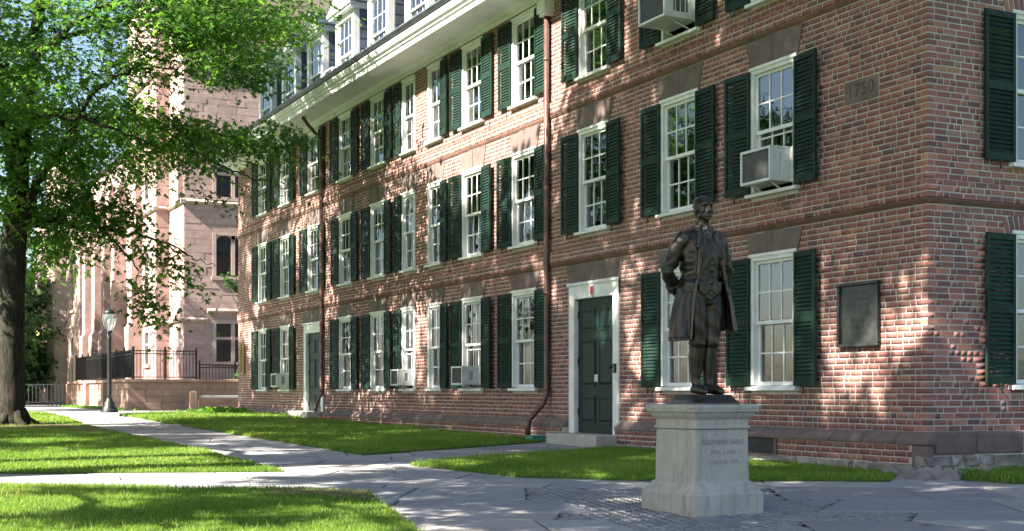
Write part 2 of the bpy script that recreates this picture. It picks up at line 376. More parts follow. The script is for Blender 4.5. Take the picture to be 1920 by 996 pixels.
# setts round the pedestal
ns = 0; cand = []
for j in range(-28, 29):
    for i in range(-21, 22):
        q = np.array([(i + (.5 if j % 2 else 0)) * .122, j * .088]); a = R(24)
        q = np.array([q[0] * math.cos(a) - q[1] * math.sin(a), q[0] * math.sin(a) + q[1] * math.cos(a)]) + PED
        if np.hypot(*(q - PED)) > 2.45 or (abs(q - PED) < .40).all(): continue
        cand.append(q)
cand = np.array(cand); keep = np.ones(len(cand), bool)
for poly in slabs: keep &= ~inside(cand, [tuple(v) for v in (poly - poly.mean(0)) * 1.05 + poly.mean(0)])
for lp in LAWN.values(): keep &= ~inside(cand, lp)
cand = cand[keep]; cand = cand[np.argsort(np.hypot(*(cand - CAMP[:2]).T))]
smesh = []
def sett_pts(w, l, h): return [[(sx * l / 2 * k, sy * w / 2 * k, z) for sx, sy in ((-1, -1), (1, -1), (1, 1), (-1, 1))] for k, z in ((1, -.05), (1, h - .012), (.86, h))]
for k in range(6):
    mb = MB(); rr = sett_pts(random.uniform(.066, .076), random.uniform(.095, .110), .009)
    rr = [[(x + random.uniform(-.007, .007), y + random.uniform(-.006, .006), z + random.uniform(-.002, .002)) for x, y, z in r] for r in rr]
    mb.rings(rr); smesh.append(mb.mesh('sett', 'sett'))
rest = MB()
for k, q in enumerate(cand):
    a = R(24) + random.uniform(-.06, .06)
    if k < 300:
        put('sett', random.choice(smesh), pavement, (q[0], q[1], gz(q[1]) + random.uniform(-.002, .003)), a)
    else:
        z = gz(q[1])
        rest.rings([[(q[0] + x * math.cos(a) - y * math.sin(a), q[1] + x * math.sin(a) + y * math.cos(a), zz_ + z) for x, y, zz_ in r] for r in sett_pts(.07, .10, .009)])
if rest.v: tag(rest.build('sett_infill', 'sett', pavement), kind='stuff')

# grass blades
def blades(poly, box, dens, hgt, wid, name='grass', mat='grass', excl=()):
    x0, x1, y0, y1 = box; n = int(dens * (x1 - x0) * (y1 - y0))
    P = np.stack([rng.uniform(x0, x1, n), rng.uniform(y0, y1, n)], 1); P = P[inside(P, poly)]
    for e in excl: P = P[~inside(P, e) | (rng.random(len(P)) < .12)]
    th_ = np.sin(P[:, 0] * 2.7 + 2.1 * np.sin(P[:, 1] * .9)) + np.sin(P[:, 1] * 2.3 + 1.7 * np.sin(P[:, 0] * 1.3)) + .8 * np.sin(P[:, 0] * 6.1 - P[:, 1] * 5.3)
    P = P[rng.random(len(P)) < np.clip(.98 + .28 * th_, .28, 1)]; P = P + rng.normal(0, .022, P.shape)
    n = len(P)
    patch = .5 + .5 * np.sin(P[:, 0] * 1.9 + 1.3 * np.sin(P[:, 1] * 1.1)) * np.sin(P[:, 1] * 1.6 + P[:, 0] * .7)
    z = np.array([gz(v) for v in P[:, 1]]) + .03
    a = rng.uniform(0, 2 * np.pi, n); h = hgt * rng.uniform(.5, 1.25, n) * (.8 + .45 * patch) * (1 + .9 * (rng.random(n) < .03)); w = wid * rng.uniform(.7, 1.3, n)
    b = rng.uniform(0, 2 * np.pi, n); lean = h * rng.uniform(.1, .75, n)
    dx, dy = np.cos(a) * w / 2, np.sin(a) * w / 2; lx, ly = np.cos(b) * lean, np.sin(b) * lean
    V = np.empty((n, 5, 3))
    V[:, 0] = np.stack([P[:, 0] - dx, P[:, 1] - dy, z], 1); V[:, 1] = np.stack([P[:, 0] + dx, P[:, 1] + dy, z], 1)
    V[:, 2] = np.stack([P[:, 0] + dx * .8 + lx * .35, P[:, 1] + dy * .8 + ly * .35, z + h * .6], 1); V[:, 3] = np.stack([P[:, 0] - dx * .8 + lx * .35, P[:, 1] - dy * .8 + ly * .35, z + h * .6], 1)
    V[:, 4] = np.stack([P[:, 0] + lx, P[:, 1] + ly, z + h], 1)
    base = (np.arange(n) * 5)[:, None]
    F = np.concatenate([base + [0, 1, 2], base + [0, 2, 3], base + [3, 2, 4]])
    rnd = np.clip(rng.normal(.42, .22, n) + .5 * (patch - .5) + .55 * (rng.random(n) < .06), 0, 1)
    o = put(name, np_mesh(name, V.reshape(-1, 3), F, mat, np.repeat(rnd, 5)), None)
    return o
soilA = [(-9.3, 18.0), (-8.2, 17.1), (-7.2, 16.2), (-6.55, 14.2), (-6.53, 16.8), (-6.75, 18.7), (-7.1, 20.4), (-8.3, 20.9), (-9.4, 19.8)]
soilB = [(-7.35, .98), (-6.74, .42), (-6.95, -.45), (-7.3, .2), (-7.9, .75)]
tag(blades(LAWN['front'], (-11.2, -6.6, -2.6, 3.3), 9000, .040, .005, excl=[soilB]), 'bright green mown grass in the foreground lawn corner', 'grass', kind='stuff')
tag(blades(LAWN['tree'], (-11.2, -6.4, 3.3, 19.5), 3800, .040, .0075, excl=[soilA]), 'sunlit mown grass of the lawn below the big oak', 'grass', kind='stuff')
tag(blades(LAWN['tree'], (-10, -5.6, 19.5, 35), 900, .06, .018), 'far grass of the oak lawn beside the path', 'grass', kind='stuff')
tag(blades(LAWN['by_door'], (-4.8, -.2, 6, 22), 3300, .050, .0085), 'shaded grass wedge between path and brick hall', 'grass', kind='stuff')
tag(blades(LAWN['by_lamp'], (-4.8, 0, 19, 32), 1300, .06, .016), 'far strip of grass between lamp path and hall', 'grass', kind='stuff')
tag(blades(LAWN['by_statue'], (-5, -.2, -.5, 6.6), 6500, .048, .0065), 'grass bed between the door path and statue plaza', 'grass', kind='stuff')
tag(blades(LAWN['end'], (0, 3.5, -1.7, -.1), 6000, .09, .008), 'ragged grass strip along the end wall foundation', 'grass', kind='stuff')

# ------------------------------------------------------------------ the brick hall
HL, HWD = 30.4, 12.0                     # length along y, depth along x
hall = empty('brick_hall', (0, 0, 0))
tag(hall, 'long three-storey red brick hall with green shutters and a row of dormers', 'building')
RZ = R(-90)                              # local +x runs towards the corner, local -y is out of the long facade
CRS, BH, Z0, ZT = .0736, .0588, .54, 8.02
BAYS = [2.87, 5.15, 7.72, 10.28, 12.55, 14.45, 15.95, 17.85, 20.12, 22.68, 25.25, 27.53]
NARROW = {5, 6}; DOORS = {2, 9}
FLO = [(1.02, 2.88), (3.67, 5.45), (6.30, 7.98)]
BELT = [(3.23, 3.50), (5.885, 6.15)]
def bw(i): return .76 if i in NARROW else 1.0
open_l, block_l = [], []                 # holes in the wall; regions without bricks
for i, c in enumerate(BAYS):
    for f, (a, b) in enumerate(FLO):
        if f == 0 and i in DOORS:
            open_l.append((c - .83, c + .83, .2, 2.85)); continue
        w = bw(i) / 2; open_l.append((c - w, c + w, a, b))
        if f < 2:
            top = 3.205 if f == 0 else 5.86
            pass
block_l.append((.82, 1.45, 4.585, 4.87))
EW = [1.83, 4.8, 7.2, 10.17]
open_e = [(c - .5, c + .5, a, b) for c in EW for a, b in ((1.03, 2.93), (3.70, 5.58), (6.33, 7.98))]
block_e = [(c - .62, c + .62, b, b + .20) for c in EW for b in (2.93, 5.58)]

BR = []      # (face, u0, u1, z0, out)
def fill(face, u0, u1, z, out, k):
    u = u0; run = (k * 2 + face) % 3
    first = True
    while u < u1 - .03:
        r = random.random()
        L = .098 if (run % 3 == 2 and r < .8) or r < .10 else random.uniform(.196, .222)
        if first and k % 2: L = random.choice((.098, .15))
        first = False; run += 1
        if u1 - (u + L) < .075: L = u1 - u
        BR.append((face, u, u + L - (.0145 if u + L < u1 - 1e-6 else .0), z, out))
        u += L
def courses(face, length, opens, z0, z1, out0=0.):
    k = 0; z = z0
    while z + BH < z1 + .02:
        zm = z + BH / 2; out = out0
        for a, b in BELT:
            if a - .02 < z < b - .03: out = out0 + .035
        lo = 0. if (k % 2 == face) else .112          # bricks lap round the corner course by course
        if face == 1 and lo == 0. : lo = 0.
        iv = sorted((max(a, 0), min(b, length)) for a, b, c, d in opens if c - .015 < zm < d + .01)
        u = lo - out
        if lo: u = .112 - out
        for a, b in iv:
            if a > u + .02: fill(face, u, a - .006, z, out, k)
            u = max(u, b + .006)
        if u < length - .02: fill(face, u, length, z, out, k)
        z += CRS; k += 1
courses(0, HL, open_l + block_l, Z0, ZT)
courses(1, HWD, open_e + block_e, Z0, ZT)
n_main = len(BR)
def brick_box(b, j=1.):
    face, u0, u1, z, out = b
    o = out + random.uniform(-.0006, .0007) * j; d = .10 + o
    dz = random.uniform(-.0015, .0015)
    c = [(-o, u0, z + dz), (-o, u1, z + dz), (-o, u1, z + BH + dz), (-o, u0, z + BH + dz), (.1, u0, z + dz), (.1, u1, z + dz), (.1, u1, z + BH + dz), (.1, u0, z + BH + dz)]
    if face == 1: c = [(y, x, zz_) for x, y, zz_ in c]
    return c
QF = [(0, 3, 2, 1), (0, 1, 5, 4), (3, 7, 6, 2), (0, 4, 7, 3), (1, 2, 6, 5)]
QR = [tuple(reversed(q)) for q in QF]
def shutter_zone(b):
    f, u0, u1, z, o = b; c = (u0 + u1) / 2
    if f == 0:
        for i, cc in enumerate(BAYS):
            if abs(c - cc) < bw(i) / 2 + .55 and any(a < z < bb for a, bb in FLO): return True
        return False
    return any(abs(c - e) < 1.02 for e in EW[:1]) and any(a < z < bb for a, bb in FLO)
score = [(0 if shutter_zone(b) else seen_size((0, (b[1] + b[2]) / 2, b[3]) if b[0] == 0 else ((b[1] + b[2]) / 2, 0, b[3]), b[2] - b[1]) * (.55 if b[0] == 0 else 1), i) for i, b in enumerate(BR)]
single = set(i for s_, i in sorted(score, reverse=True)[:300])
# bricks below the water table, long side
def courses_found(u0, u1):
    for k in range(3 if u0 < 5 else 5):
        fill(0, u0 + (0 if k % 2 else .05), u1, .385 - BH - .012 - k * CRS, .112, k)
n0 = len(BR)
for a, b in ((.14, 2.66), (3.50, BAYS[2] - .86), (BAYS[2] + .86, BAYS[9] - .86), (BAYS[9] + .86, HL)): courses_found(a, b)
V, F, RN = [], [], []
for i, b in enumerate(BR):
    r = min(max(random.gauss(.48, .24), 0), 1)
    if i in single: continue
    c = brick_box(b); o = len(V); V += c; RN += [r] * 8
    F += [tuple(q + o for q in f) for f in (QF if b[0] == 0 else QR)]
tag(put('brick_infill', np_mesh('brick_infill', np.array(V), np.array(F), 'brick', RN), hall), kind='stuff')
bcache = {}
for i in sorted(single):
    b = BR[i]; L = round((b[2] - b[1]) / .01) * .01; key = (b[0], round(L, 3), random.randrange(3))
    if key not in bcache:
        c = brick_box((b[0], 0, max(L - .002, .02), 0, 0)); mb = MB(); mb.add(c, QF if b[0] == 0 else QR); bcache[key] = mb.mesh('brick', 'brick1', fix=False)
    out = b[4]
    put('brick', bcache[key], hall, (-out, b[1], b[3]) if b[0] == 0 else (b[1], -out, b[3]))

def holed(face, length, z0, z1, opens, off, name, mat, parent, flip=False):
    us = sorted({0., length, *[v for o in opens for v in o[:2]]}); zs = sorted({z0, z1, *[v for o in opens for v in o[2:]]})
    mb = MB()
    for i in range(len(us) - 1):
        for k in range(len(zs) - 1):
            um, zm = (us[i] + us[i + 1]) / 2, (zs[k] + zs[k + 1]) / 2
            if zm < z0 or zm > z1 or any(a < um < b and c < zm < d for a, b, c, d in opens): continue
            q = [(off, us[i], zs[k]), (off, us[i + 1], zs[k]), (off, us[i + 1], zs[k + 1]), (off, us[i], zs[k + 1])]
            if face == 1: q = [(y, x, z) for x, y, z in q]
            mb.add(q, [(0, 3, 2, 1)] if face == 0 else [(0, 1, 2, 3)])
    return put(name, mb.mesh(name, mat, fix=False), parent)
holed(0, HL, .0, 8.2, open_l, .0024, 'mortar_wall', 'mortar', hall)
holed(1, HWD, .0, 8.2, open_e, .0024, 'mortar_wall', 'mortar', hall)
for a, b in BELT:
    k0 = math.ceil((a - .02 - Z0) / CRS); zq = Z0 + k0 * CRS - .006
    for A_, L_ in ((0, HL), (1, HWD)):
        m_ = MB(); m_.prism([(.002, zq - .062), (.012, zq - .062), (.036, zq - .02), (.036, zq), (.002, zq)], lambda p, q, t_: (-p, t_, q) if A_ == 0 else (t_, -p, q), -.03 if A_ == 0 else .0, L_); m_.build('belt_moulding', 'dark_brick', hall)
    zb = Z0 + k0 * CRS + .002; zt = zb + 2 * CRS + BH - .006; mb = MB(); mb.box(-.0325, .0, -.0325, HL, zb, zt); mb.box(.0005, HWD, -.0328, .0, zb + .0005, zt - .0005); mb.build('belt_course', 'mortar', hall)
mb = MB(); mb.add([(.14, HL, 0), (HWD, HL, 0), (HWD, HL, 8.4), (.14, HL, 8.4), (HWD, .14, 0), (HWD, .14, 8.4)], [(0, 1, 2, 3), (1, 4, 5, 2)]); mb.build('rear_wall', 'brownstone', hall)
mb = MB(); mb.box(.9, .98, .9, HL - .3, -.2, 8.2); mb.box(.98, HWD - .2, .9, .98, -.2, 8.2); mb.build('inner_wall', 'room', hall)
mb = MB()
for zf in (.25, 3.3, 5.95, 8.05): mb.box(.12, .9, .12, HL - .1, zf - .05, zf); mb.box(.9, HWD - .1, .12, .9, zf - .05, zf)
for c in [1.75] + [(BAYS[i] + BAYS[i + 1]) / 2 for i in range(11)] + [29.4]: mb.box(.12, .9, c - .05, c + .05, .25, 8.0)
mb.build('inner_floor', 'room', hall)

# ---- windows
cache = {}
def memo(key, fn):
    if key not in cache: cache[key] = fn()
    return cache[key]
def frame_mesh(w, h):
    mb = MB(); cw = .072
    mb.box(-w / 2, -w / 2 + cw, -.022, .13, .07, h); mb.box(w / 2 - cw, w / 2, -.022, .13, .07, h); mb.box(-w / 2 + cw, w / 2 - cw, -.022, .13, h - .085, h)
    mb.box(-w / 2 - .015, w / 2 + .015, -.04, -.0225, h - .03, h + .012)
    return mb.mesh('window_frame', 'white')
def sill_mesh(w):
    mb = MB(); mb.prism([(-.085, .0), (-.085, .045), (.10, .07), (.10, .0)], lambda a, b, t: (t, a, b), -w / 2 - .05, w / 2 + .05); return mb.mesh('sill', 'white')
def sash_mesh(w, h, cols, rows):
    mb = MB(); st = .045; y0, y1 = 0, .034
    mb.box(-w / 2, -w / 2 + st, y0, y1, 0, h); mb.box(w / 2 - st, w / 2, y0, y1, 0, h)
    mb.box(-w / 2 + st, w / 2 - st, y0, y1, 0, .05); mb.box(-w / 2 + st, w / 2 - st, y0, y1, h - .045, h)
    iw, ih = w - 2 * st, h - .095
    for k in range(1, cols): x = -w / 2 + st + iw * k / cols; mb.box(x - .011, x + .011, y0 + .004, y1 - .006, .05, h - .045)
    for k in range(1, rows): z = .05 + ih * k / rows; mb.box(-w / 2 + st, w / 2 - st, y0 + .007, y1 - .009, z - .011, z + .011)
    return mb.mesh('sash', 'white')
def pane_rects(w, h, cols, rows):
    st = .045; iw, ih = w - 2 * st, h - .095
    return [(-w / 2 + st + iw * (i + .5) / cols, .05 + ih * (j + .5) / rows, iw / cols - .016, ih / rows - .016) for i in range(cols) for j in range(rows)]
def pane_mesh(w, h):
    mb = MB(); mb.box(-w / 2, w / 2, 0, .004, -h / 2, h / 2); return mb.mesh('pane', 'glass')
def curtain_mesh(w, h, gap, seed):
    rnd = random.Random(seed); mb = MB(); ph = rnd.uniform(0, 6)
    for sgn in (-1, 1):
        x0, x1 = (-w / 2, -gap) if sgn < 0 else (gap, w / 2)
        n = 22; rr = []
        for z in (.02, h):
            rr.append([(x0 + (x1 - x0) * k / n, .018 * math.sin(k * 1.7 + ph), z) for k in range(n + 1)])
        mb.rings(rr, close=False, caps=False)
    return mb.mesh('curtain', 'curtain', True, fix=False)
def blind_mesh(w, h):
    mb = MB(); mb.box(-w / 2, w / 2, 0, .006, 0, h); mb.box(-w / 2, w / 2, -.008, .012, -.02, .0); return mb.mesh('blind', 'blind')
def window(loc, rz, w, h, near, deco, parent, sash_cols=3, up=0.0):
    wd = put('window', memo(('wf', w, h), lambda: frame_mesh(w, h)), parent, loc, rz)
    put('sill', memo(('ws', w), lambda: sill_mesh(w)), wd)
    iw = w - .15; z0, z1 = .07, h - .085; zm = (z0 + z1) / 2; hs = zm - z0 + .02
    for k, (zb, yy) in enumerate(((zm - .02, .022), (z0 + up, .062))):
        put('sash', memo(('sa', w, h, sash_cols), lambda: sash_mesh(iw, hs, sash_cols, 2)), wd, (0, yy, zb))
        if near:
            for x, z, pw, phh in pane_rects(iw, hs, sash_cols, 2):
                put('pane', memo(('pa', w, h, sash_cols), lambda: pane_mesh(pw, phh)), wd, (x, yy + .015, zb + z)).rotation_euler = (random.uniform(-.004, .004), 0, random.uniform(-.006, .006))
        else:
            put('pane', memo(('pg', w, h), lambda: pane_mesh(iw - .06, hs - .06)), wd, (0, yy + .015, zb + hs / 2)).rotation_euler = (random.uniform(-.004, .004), 0, random.uniform(-.006, .006))
    if deco == 'curtain': put('curtain', memo(('cu', w, h, 0), lambda: curtain_mesh(iw + .1, h - .15, .06, 1)), wd, (0, .20, .05))
    elif deco == 'half': put('curtain', memo(('cu', w, h, 1), lambda: curtain_mesh(iw + .1, h - .15, .2, 2)), wd, (0, .20, .05))
    elif deco == 'blind': put('blind', memo(('bl', w, h), lambda: blind_mesh(iw + .06, h - .2)), wd, (0, .17, .09))
    elif deco == 'halfblind': put('blind', memo(('bh', w, h), lambda: blind_mesh(iw + .06, (h - .2) * .5)), wd, (0, .17, .09 + (h - .2) * .5))
    return wd
def shutter_mesh(ws, h, side):
    mb = MB(); st = .048; X = lambda x: x * side
    def bx(a, b, y0, y1, z0, z1): mb.box(X(a), X(b), y0, y1, z0, z1)
    bx(0, st, -.034, 0, 0, h); bx(ws - st, ws, -.034, 0, 0, h)
    for a, b in ((0, .095), (h * .5 - .05, h * .5 + .05), (h - .075, h)): bx(st, ws - st, -.032, -.002, a, b)
    return mb.mesh('shutter', 'shutter')
def louver_mesh(ws, h, side):
    mb = MB(); st = .046
    for a, b in ((.095, h * .5 - .05), (h * .5 + .05, h - .075)):
        n = int((b - a) / .052); p = (b - a) / n
        for k in range(n):
            z = a + p * (k + .5)
            mb.prism([(-.031, z - .022), (-.026, z - .026), (-.004, z + .020), (-.009, z + .024)], lambda u, v, t_: (t_, u, v), side * st, side * (ws - st))
    return mb.mesh('louver', 'shutter')
def dog_mesh():
    mb = MB(); mb.tube([(0, .05, 0), (0, -.05, -.02), (0, -.055, -.10)], .008, 5); mb.box(-.014, .014, -.06, -.05, -.13, -.03); return mb.mesh('holdback', 'metal_dark')
def shutter(loc, rz, ws, h, side, parent, ajar):
    o = put('shutter', memo(('sh', ws, h, side), lambda: shutter_mesh(ws, h, side)), parent, loc, rz - side * ajar)
    put('louver', memo(('lo', ws, h, side), lambda: louver_mesh(ws, h, side)), o)
    put('holdback', memo('dog', dog_mesh), o, (side * ws * .55, 0, .02))
decos = {(0, 0): 'curtain', (0, 1): 'blind', (1, 0): 'halfblind', (1, 1): 'half', (1, 2): 'halfblind', (2, 2): 'blind', (2, 3): 'blind', (2, 4): 'blind', (2, 5): 'half', (2, 6): 'blind', (2, 7): 'blind', (0, 3): 'half', (0, 4): 'curtain', (0, 5): 'none', (0, 8): 'curtain', (1, 8): 'curtain'}
LINT = []
for i, c in enumerate(BAYS):
    for f, (a, b) in enumerate(FLO):
        if f == 0 and i in DOORS: continue
        w = bw(i); h = round(b - a, 3)
        d = decos.get((f, i), random.choice(['curtain', 'half', 'halfblind', 'blind', 'half']))
        window((0, c, a), RZ, w, h, i < 5, d, hall, 3 if i not in NARROW else 2, up=.32 if (f, i) in ((1, 0), (2, 1), (0, 4), (0, 6)) else 0)
        ws = w * .5; hh = round(h - .10, 3); aj = lambda: R(random.uniform(1.5, 7))
        if i != 6: shutter((-.026, c - w / 2 + .012, a + .06), RZ, ws, hh, 1, hall, aj())     # towards the corner
        if i != 5: shutter((-.026, c + w / 2 - .012, a + .06), RZ, ws, hh, -1, hall, aj())
        if f < 2: LINT.append((c, w / 2, b, 3.19 if f == 0 else 5.845))
for i in DOORS: LINT.append((BAYS[i], .83, 2.85, 3.19))
for c, w, a, b in LINT:          # flat arches of two flared stones with a stepped middle
    f = .125
    for sgn in (-1, 1):
        j = random.uniform(-.02, .02)
        poly = [(j + .004 * sgn, a + .006), (sgn * (w + .015), a + .006), (sgn * (w + f), b - random.uniform(0, .025)), (sgn * (w * .45), b - random.uniform(.0, .03)), (sgn * w * .38, b), (j + .004 * sgn, b)]
        mb = MB(); o1 = random.uniform(.012, .02); mb.prism(poly, lambda p, q, t_: (t_, c - p, q), -o1, .0); bevel(mb.build('lintel_stone', 'brownstone', hall), .006)
for c in EW:
    for a, b in ((1.03, 2.93), (3.70, 5.58), (6.33, 7.98)):
        window((c, 0, a), 0, 1.0, round(b - a, 3), c < 3, random.choice(['half', 'none', 'halfblind']), hall)
        for s_ in (1, -1): shutter((c + s_ * (.5 - .012), -.026, a + .06), 0, .5, round(b - a - .1, 3), s_, hall, R(random.uniform(1, 4)))
        if b < 7:
            n = 15
            for k in range(n):
                tt = (k - (n - 1) / 2) / ((n - 1) / 2); x = c + tt * .555; an = tt * .30; z = b - .035 + .055 * (1 - tt * tt)
                mb = MB(); mb.box(-.029, .029, -.006, .08, 0, .205); o = mb.build('arch_brick', 'brick1', hall, loc=(x, random.uniform(-.002, .002), z)); o.rotation_euler = (0, an, 0)

# ---- doors
for i in sorted(DOORS):
    c = BAYS[i]; y = lambda v: c + v
    df = MB(); df.box(-.83, -.645, -.03, .12, 0, 2.64); df.box(.645, .83, -.03, .12, 0, 2.64); df.box(-.83, .83, -.032, .12, 2.37, 2.64)
    df.box(-.87, .87, -.055, -.033, 2.60, 2.655)
    fr = df.build('door_frame', 'white', hall, loc=(0, c, .21), rz=RZ); bevel(fr, .008)
    dl = MB(); dl.box(-.645, .645, .06, .10, 0, 2.27); door = dl.build('door', 'door', hall, loc=(0, c, .31), rz=RZ)
    for x in (-.30, .30):
        for z0, z1 in ((.16, .62), (.78, 1.58), (1.72, 2.10)) :
            p = MB(); p.rings([[(x + s_ * (.235 - q), yy, z) for s_, z in ((-1, z0 + q), (1, z0 + q), (1, z1 - q), (-1, z1 - q))] for q, yy in ((0, .062), (.0, .044), (.03, .044), (.036, .056), (.07, .046), (.09, .046))], caps=True)
            p.build('panel', 'door', door)
    h_ = MB(); h_.box(.545, .605, .035, .06, .98, 1.18); h_.tube([(.575, .04, 1.1), (.575, -.01, 1.1)], .014, 8); h_.ell((.575, -.03, 1.1), (.032, .026, .032), 10, 6); h_.build('handle', 'metal_dark', door)
    for z in (.3, 1.15, 1.95):
        hh_ = MB(); hh_.box(-.66, -.60, .048, .06, z, z + .12); hh_.tube([(-.635, .05, z), (-.635, .05, z + .12)], .011, 6); hh_.build('hinge', 'metal_dark', door)
    th_ = MB(); th_.box(-.66, .66, -.02, .12, -.09, -.004); th_.build('threshold', 'brownstone', door)
    if i == 2:
        k_ = MB(); k_.box(.70, .775, -.055, -.031, 1.10, 1.25); kp = k_.build('keypad', 'metal_dark', fr)
        k2 = MB(); [k2.box(.712 + .02 * a, .726 + .02 * a, -.059, -.0555, 1.115 + .03 * b, 1.135 + .03 * b) for a in range(3) for b in range(4)]; tag(k2.build('keypad_button', 'ac_dark', kp), kind=None)
        b_ = MB(); b_.prism([(-.07, 2.60), (-.075, 2.45), (-.045, 2.395), (0, 2.37), (.045, 2.395), (.075, 2.45), (.07, 2.60)], lambda a, b, t_: (a + .0, t_, b), -.046, -.0325); bd = b_.build('badge', 'ac', fr)
        b2 = MB(); b2.prism([(-.045, 2.56), (-.05, 2.46), (0, 2.40), (.05, 2.46), (.045, 2.56)], lambda a, b, t_: (a, t_, b), -.052, -.0465); b2.build('badge_face', 'red_badge', bd)
        n_ = MB(); n_.box(-.055, .055, .037, .0438, .86, .98); n_.build('notice', 'ac', door)
        v_ = MB(); v_.prism([(-.02, 1.66), (.0, 1.60), (.02, 1.66), (.012, 1.66), (0, 1.62), (-.012, 1.66)], lambda a, b, t_: (a, t_, b), .05, .0595); v_.build('knocker', 'brass', door)
    st = MB(); st.box(-.78, .92, -.50, -.0, 0, .20); bevel(st.build('doorstep', 'granite', hall, loc=(0, c, gz(c) + .002), rz=RZ), .012)
# ---- water table, foundation
def capstones(u0, u1):
    u = u0
    while u < u1 - .05:
        L = min(random.uniform(.45, .75), u1 - u)
        if u1 - u - L < .2: L = u1 - u
        mb = MB(); j = random.uniform(-.006, .006)
        mb.prism([(-.02, .532), (.012, .535), (.14 + j, .435 + j), (.145 + j, .385), (-.02, .385)], lambda a, b, t_: (-a, t_, b), u + .004, u + L - .004)
        bevel(mb.build('water_table_stone', 'brownstone', hall), .01); u += L
def rubble(face, u0, u1, zt, z_low, out, ind=True):
    z = zt
    while z > z_low:
        hh_ = random.uniform(.11, .17); u = u0 + random.uniform(-.1, 0)
        while u < u1:
            L = random.uniform(.18, .46); mb = MB()
            def q(a, b, e): return (-(out + e + random.uniform(-.03, .045)), u + a * L + random.uniform(-.02, .02), z - hh_ + b * hh_ + random.uniform(-.012, .012))
            r0 = [(.06, u, z - hh_ + .008), (.06, u + L - .015, z - hh_ + .008), (.06, u + L - .015, z - .008), (.06, u, z - .008)]
            r1 = [q(.01, .08, -.03), q(.95, .08, -.03), q(.95, .92, -.03), q(.01, .92, -.03)]
            r2 = [q(.1, .18, .01), q(.86, .18, .01), q(.86, .82, .01), q(.1, .82, .01)]
            rr = [r0, r1, r2]
            if face == 1: rr = [[(b, a, z_) for a, b, z_ in r] for r in rr]
            mb.rings(rr); mb.build('foundation_stone', 'rubble', hall); u += L
        z -= hh_
for a, b in ((-.13, BAYS[2] - .86), (BAYS[2] + .86, BAYS[9] - .86), (BAYS[9] + .86, HL)):
    capstones(a, b)
mb = MB(); mb.box(-.1085, .0, .14, 2.70, -.3, .39); mb.box(-.1085, .0, 3.46, BAYS[2] - .86, -.3, .39); mb.box(-.1085, 0, 2.70, 3.46, -.3, .16); mb.box(-.1085, .0, BAYS[2] + .86, BAYS[9] - .86, -.3, .39); mb.box(-.1085, .0, BAYS[9] + .86, HL, -.3, .39)
mb.build('foundation_mortar', 'mortar', hall)
rubble(0, .12, 2.52, .17, -.12, .135); rubble(0, 3.62, 6.8, .17, -.12, .135); rubble(0, 8.75, 15.5, .13, .02, .14)
q = MB(); q.box(-.135, -.0, -.115, .135, .12, .383); bevel(q.build('corner_stone', 'brownstone', hall), .02)
x = .0
for L in (.66, .78, .7, .9, .8, .75, .85):
    mb = MB(); mb.box(x + .008 + (.004 if x == 0 else 0), x + L - .008, -.10 - random.uniform(0, .02), 0, .27, .535); bevel(mb.build('foundation_block', 'brownstone', hall), .02, 2); x += L
mb = MB(); mb.box(.004, HWD, -.085, -.0, -.3, .53); mb.build('foundation_mortar', 'mortar', hall)
rubble(1, -.1, 6., .27, -.12, .11)
for x0, y0, z0, s_ in ((-.32, -.22, .02, .2), (-.12, -.3, .0, .24), (.15, -.28, -.01, .2), (-.28, .3, .0, .2), (.62, -.22, .02, .18)):
    mb = MB(); mb.ell((0, 0, 0), (s_, s_ * .7, s_ * .62), 9, 6); mb.v = [(a + random.uniform(-.03, .03), b + random.uniform(-.03, .03), c_ + random.uniform(-.03, .03)) for a, b, c_ in mb.v]
    mb.build('foundation_stone', 'rubble', hall, loc=(x0, y0, z0), rz=random.uniform(0, 3))
vb = MB(); vb.box(-.10, -.02, 2.70, 3.46, .17, .385); vt = vb.build('vent', 'metal_dark', hall)
vs_ = MB(); vs_.box(-.135, -.10, 2.66, 2.70, .14, .385); vs_.box(-.135, -.10, 3.46, 3.50, .14, .385); vs_.box(-.135, -.10, 2.70, 3.46, .14, .17); vs_.build('vent_frame', 'brownstone', vt)
ar = MB(); ar.box(-.42, -.10, 2.55, 3.6, -.05, .12); bevel(ar.build('areaway_slab', 'granite', hall), .015)

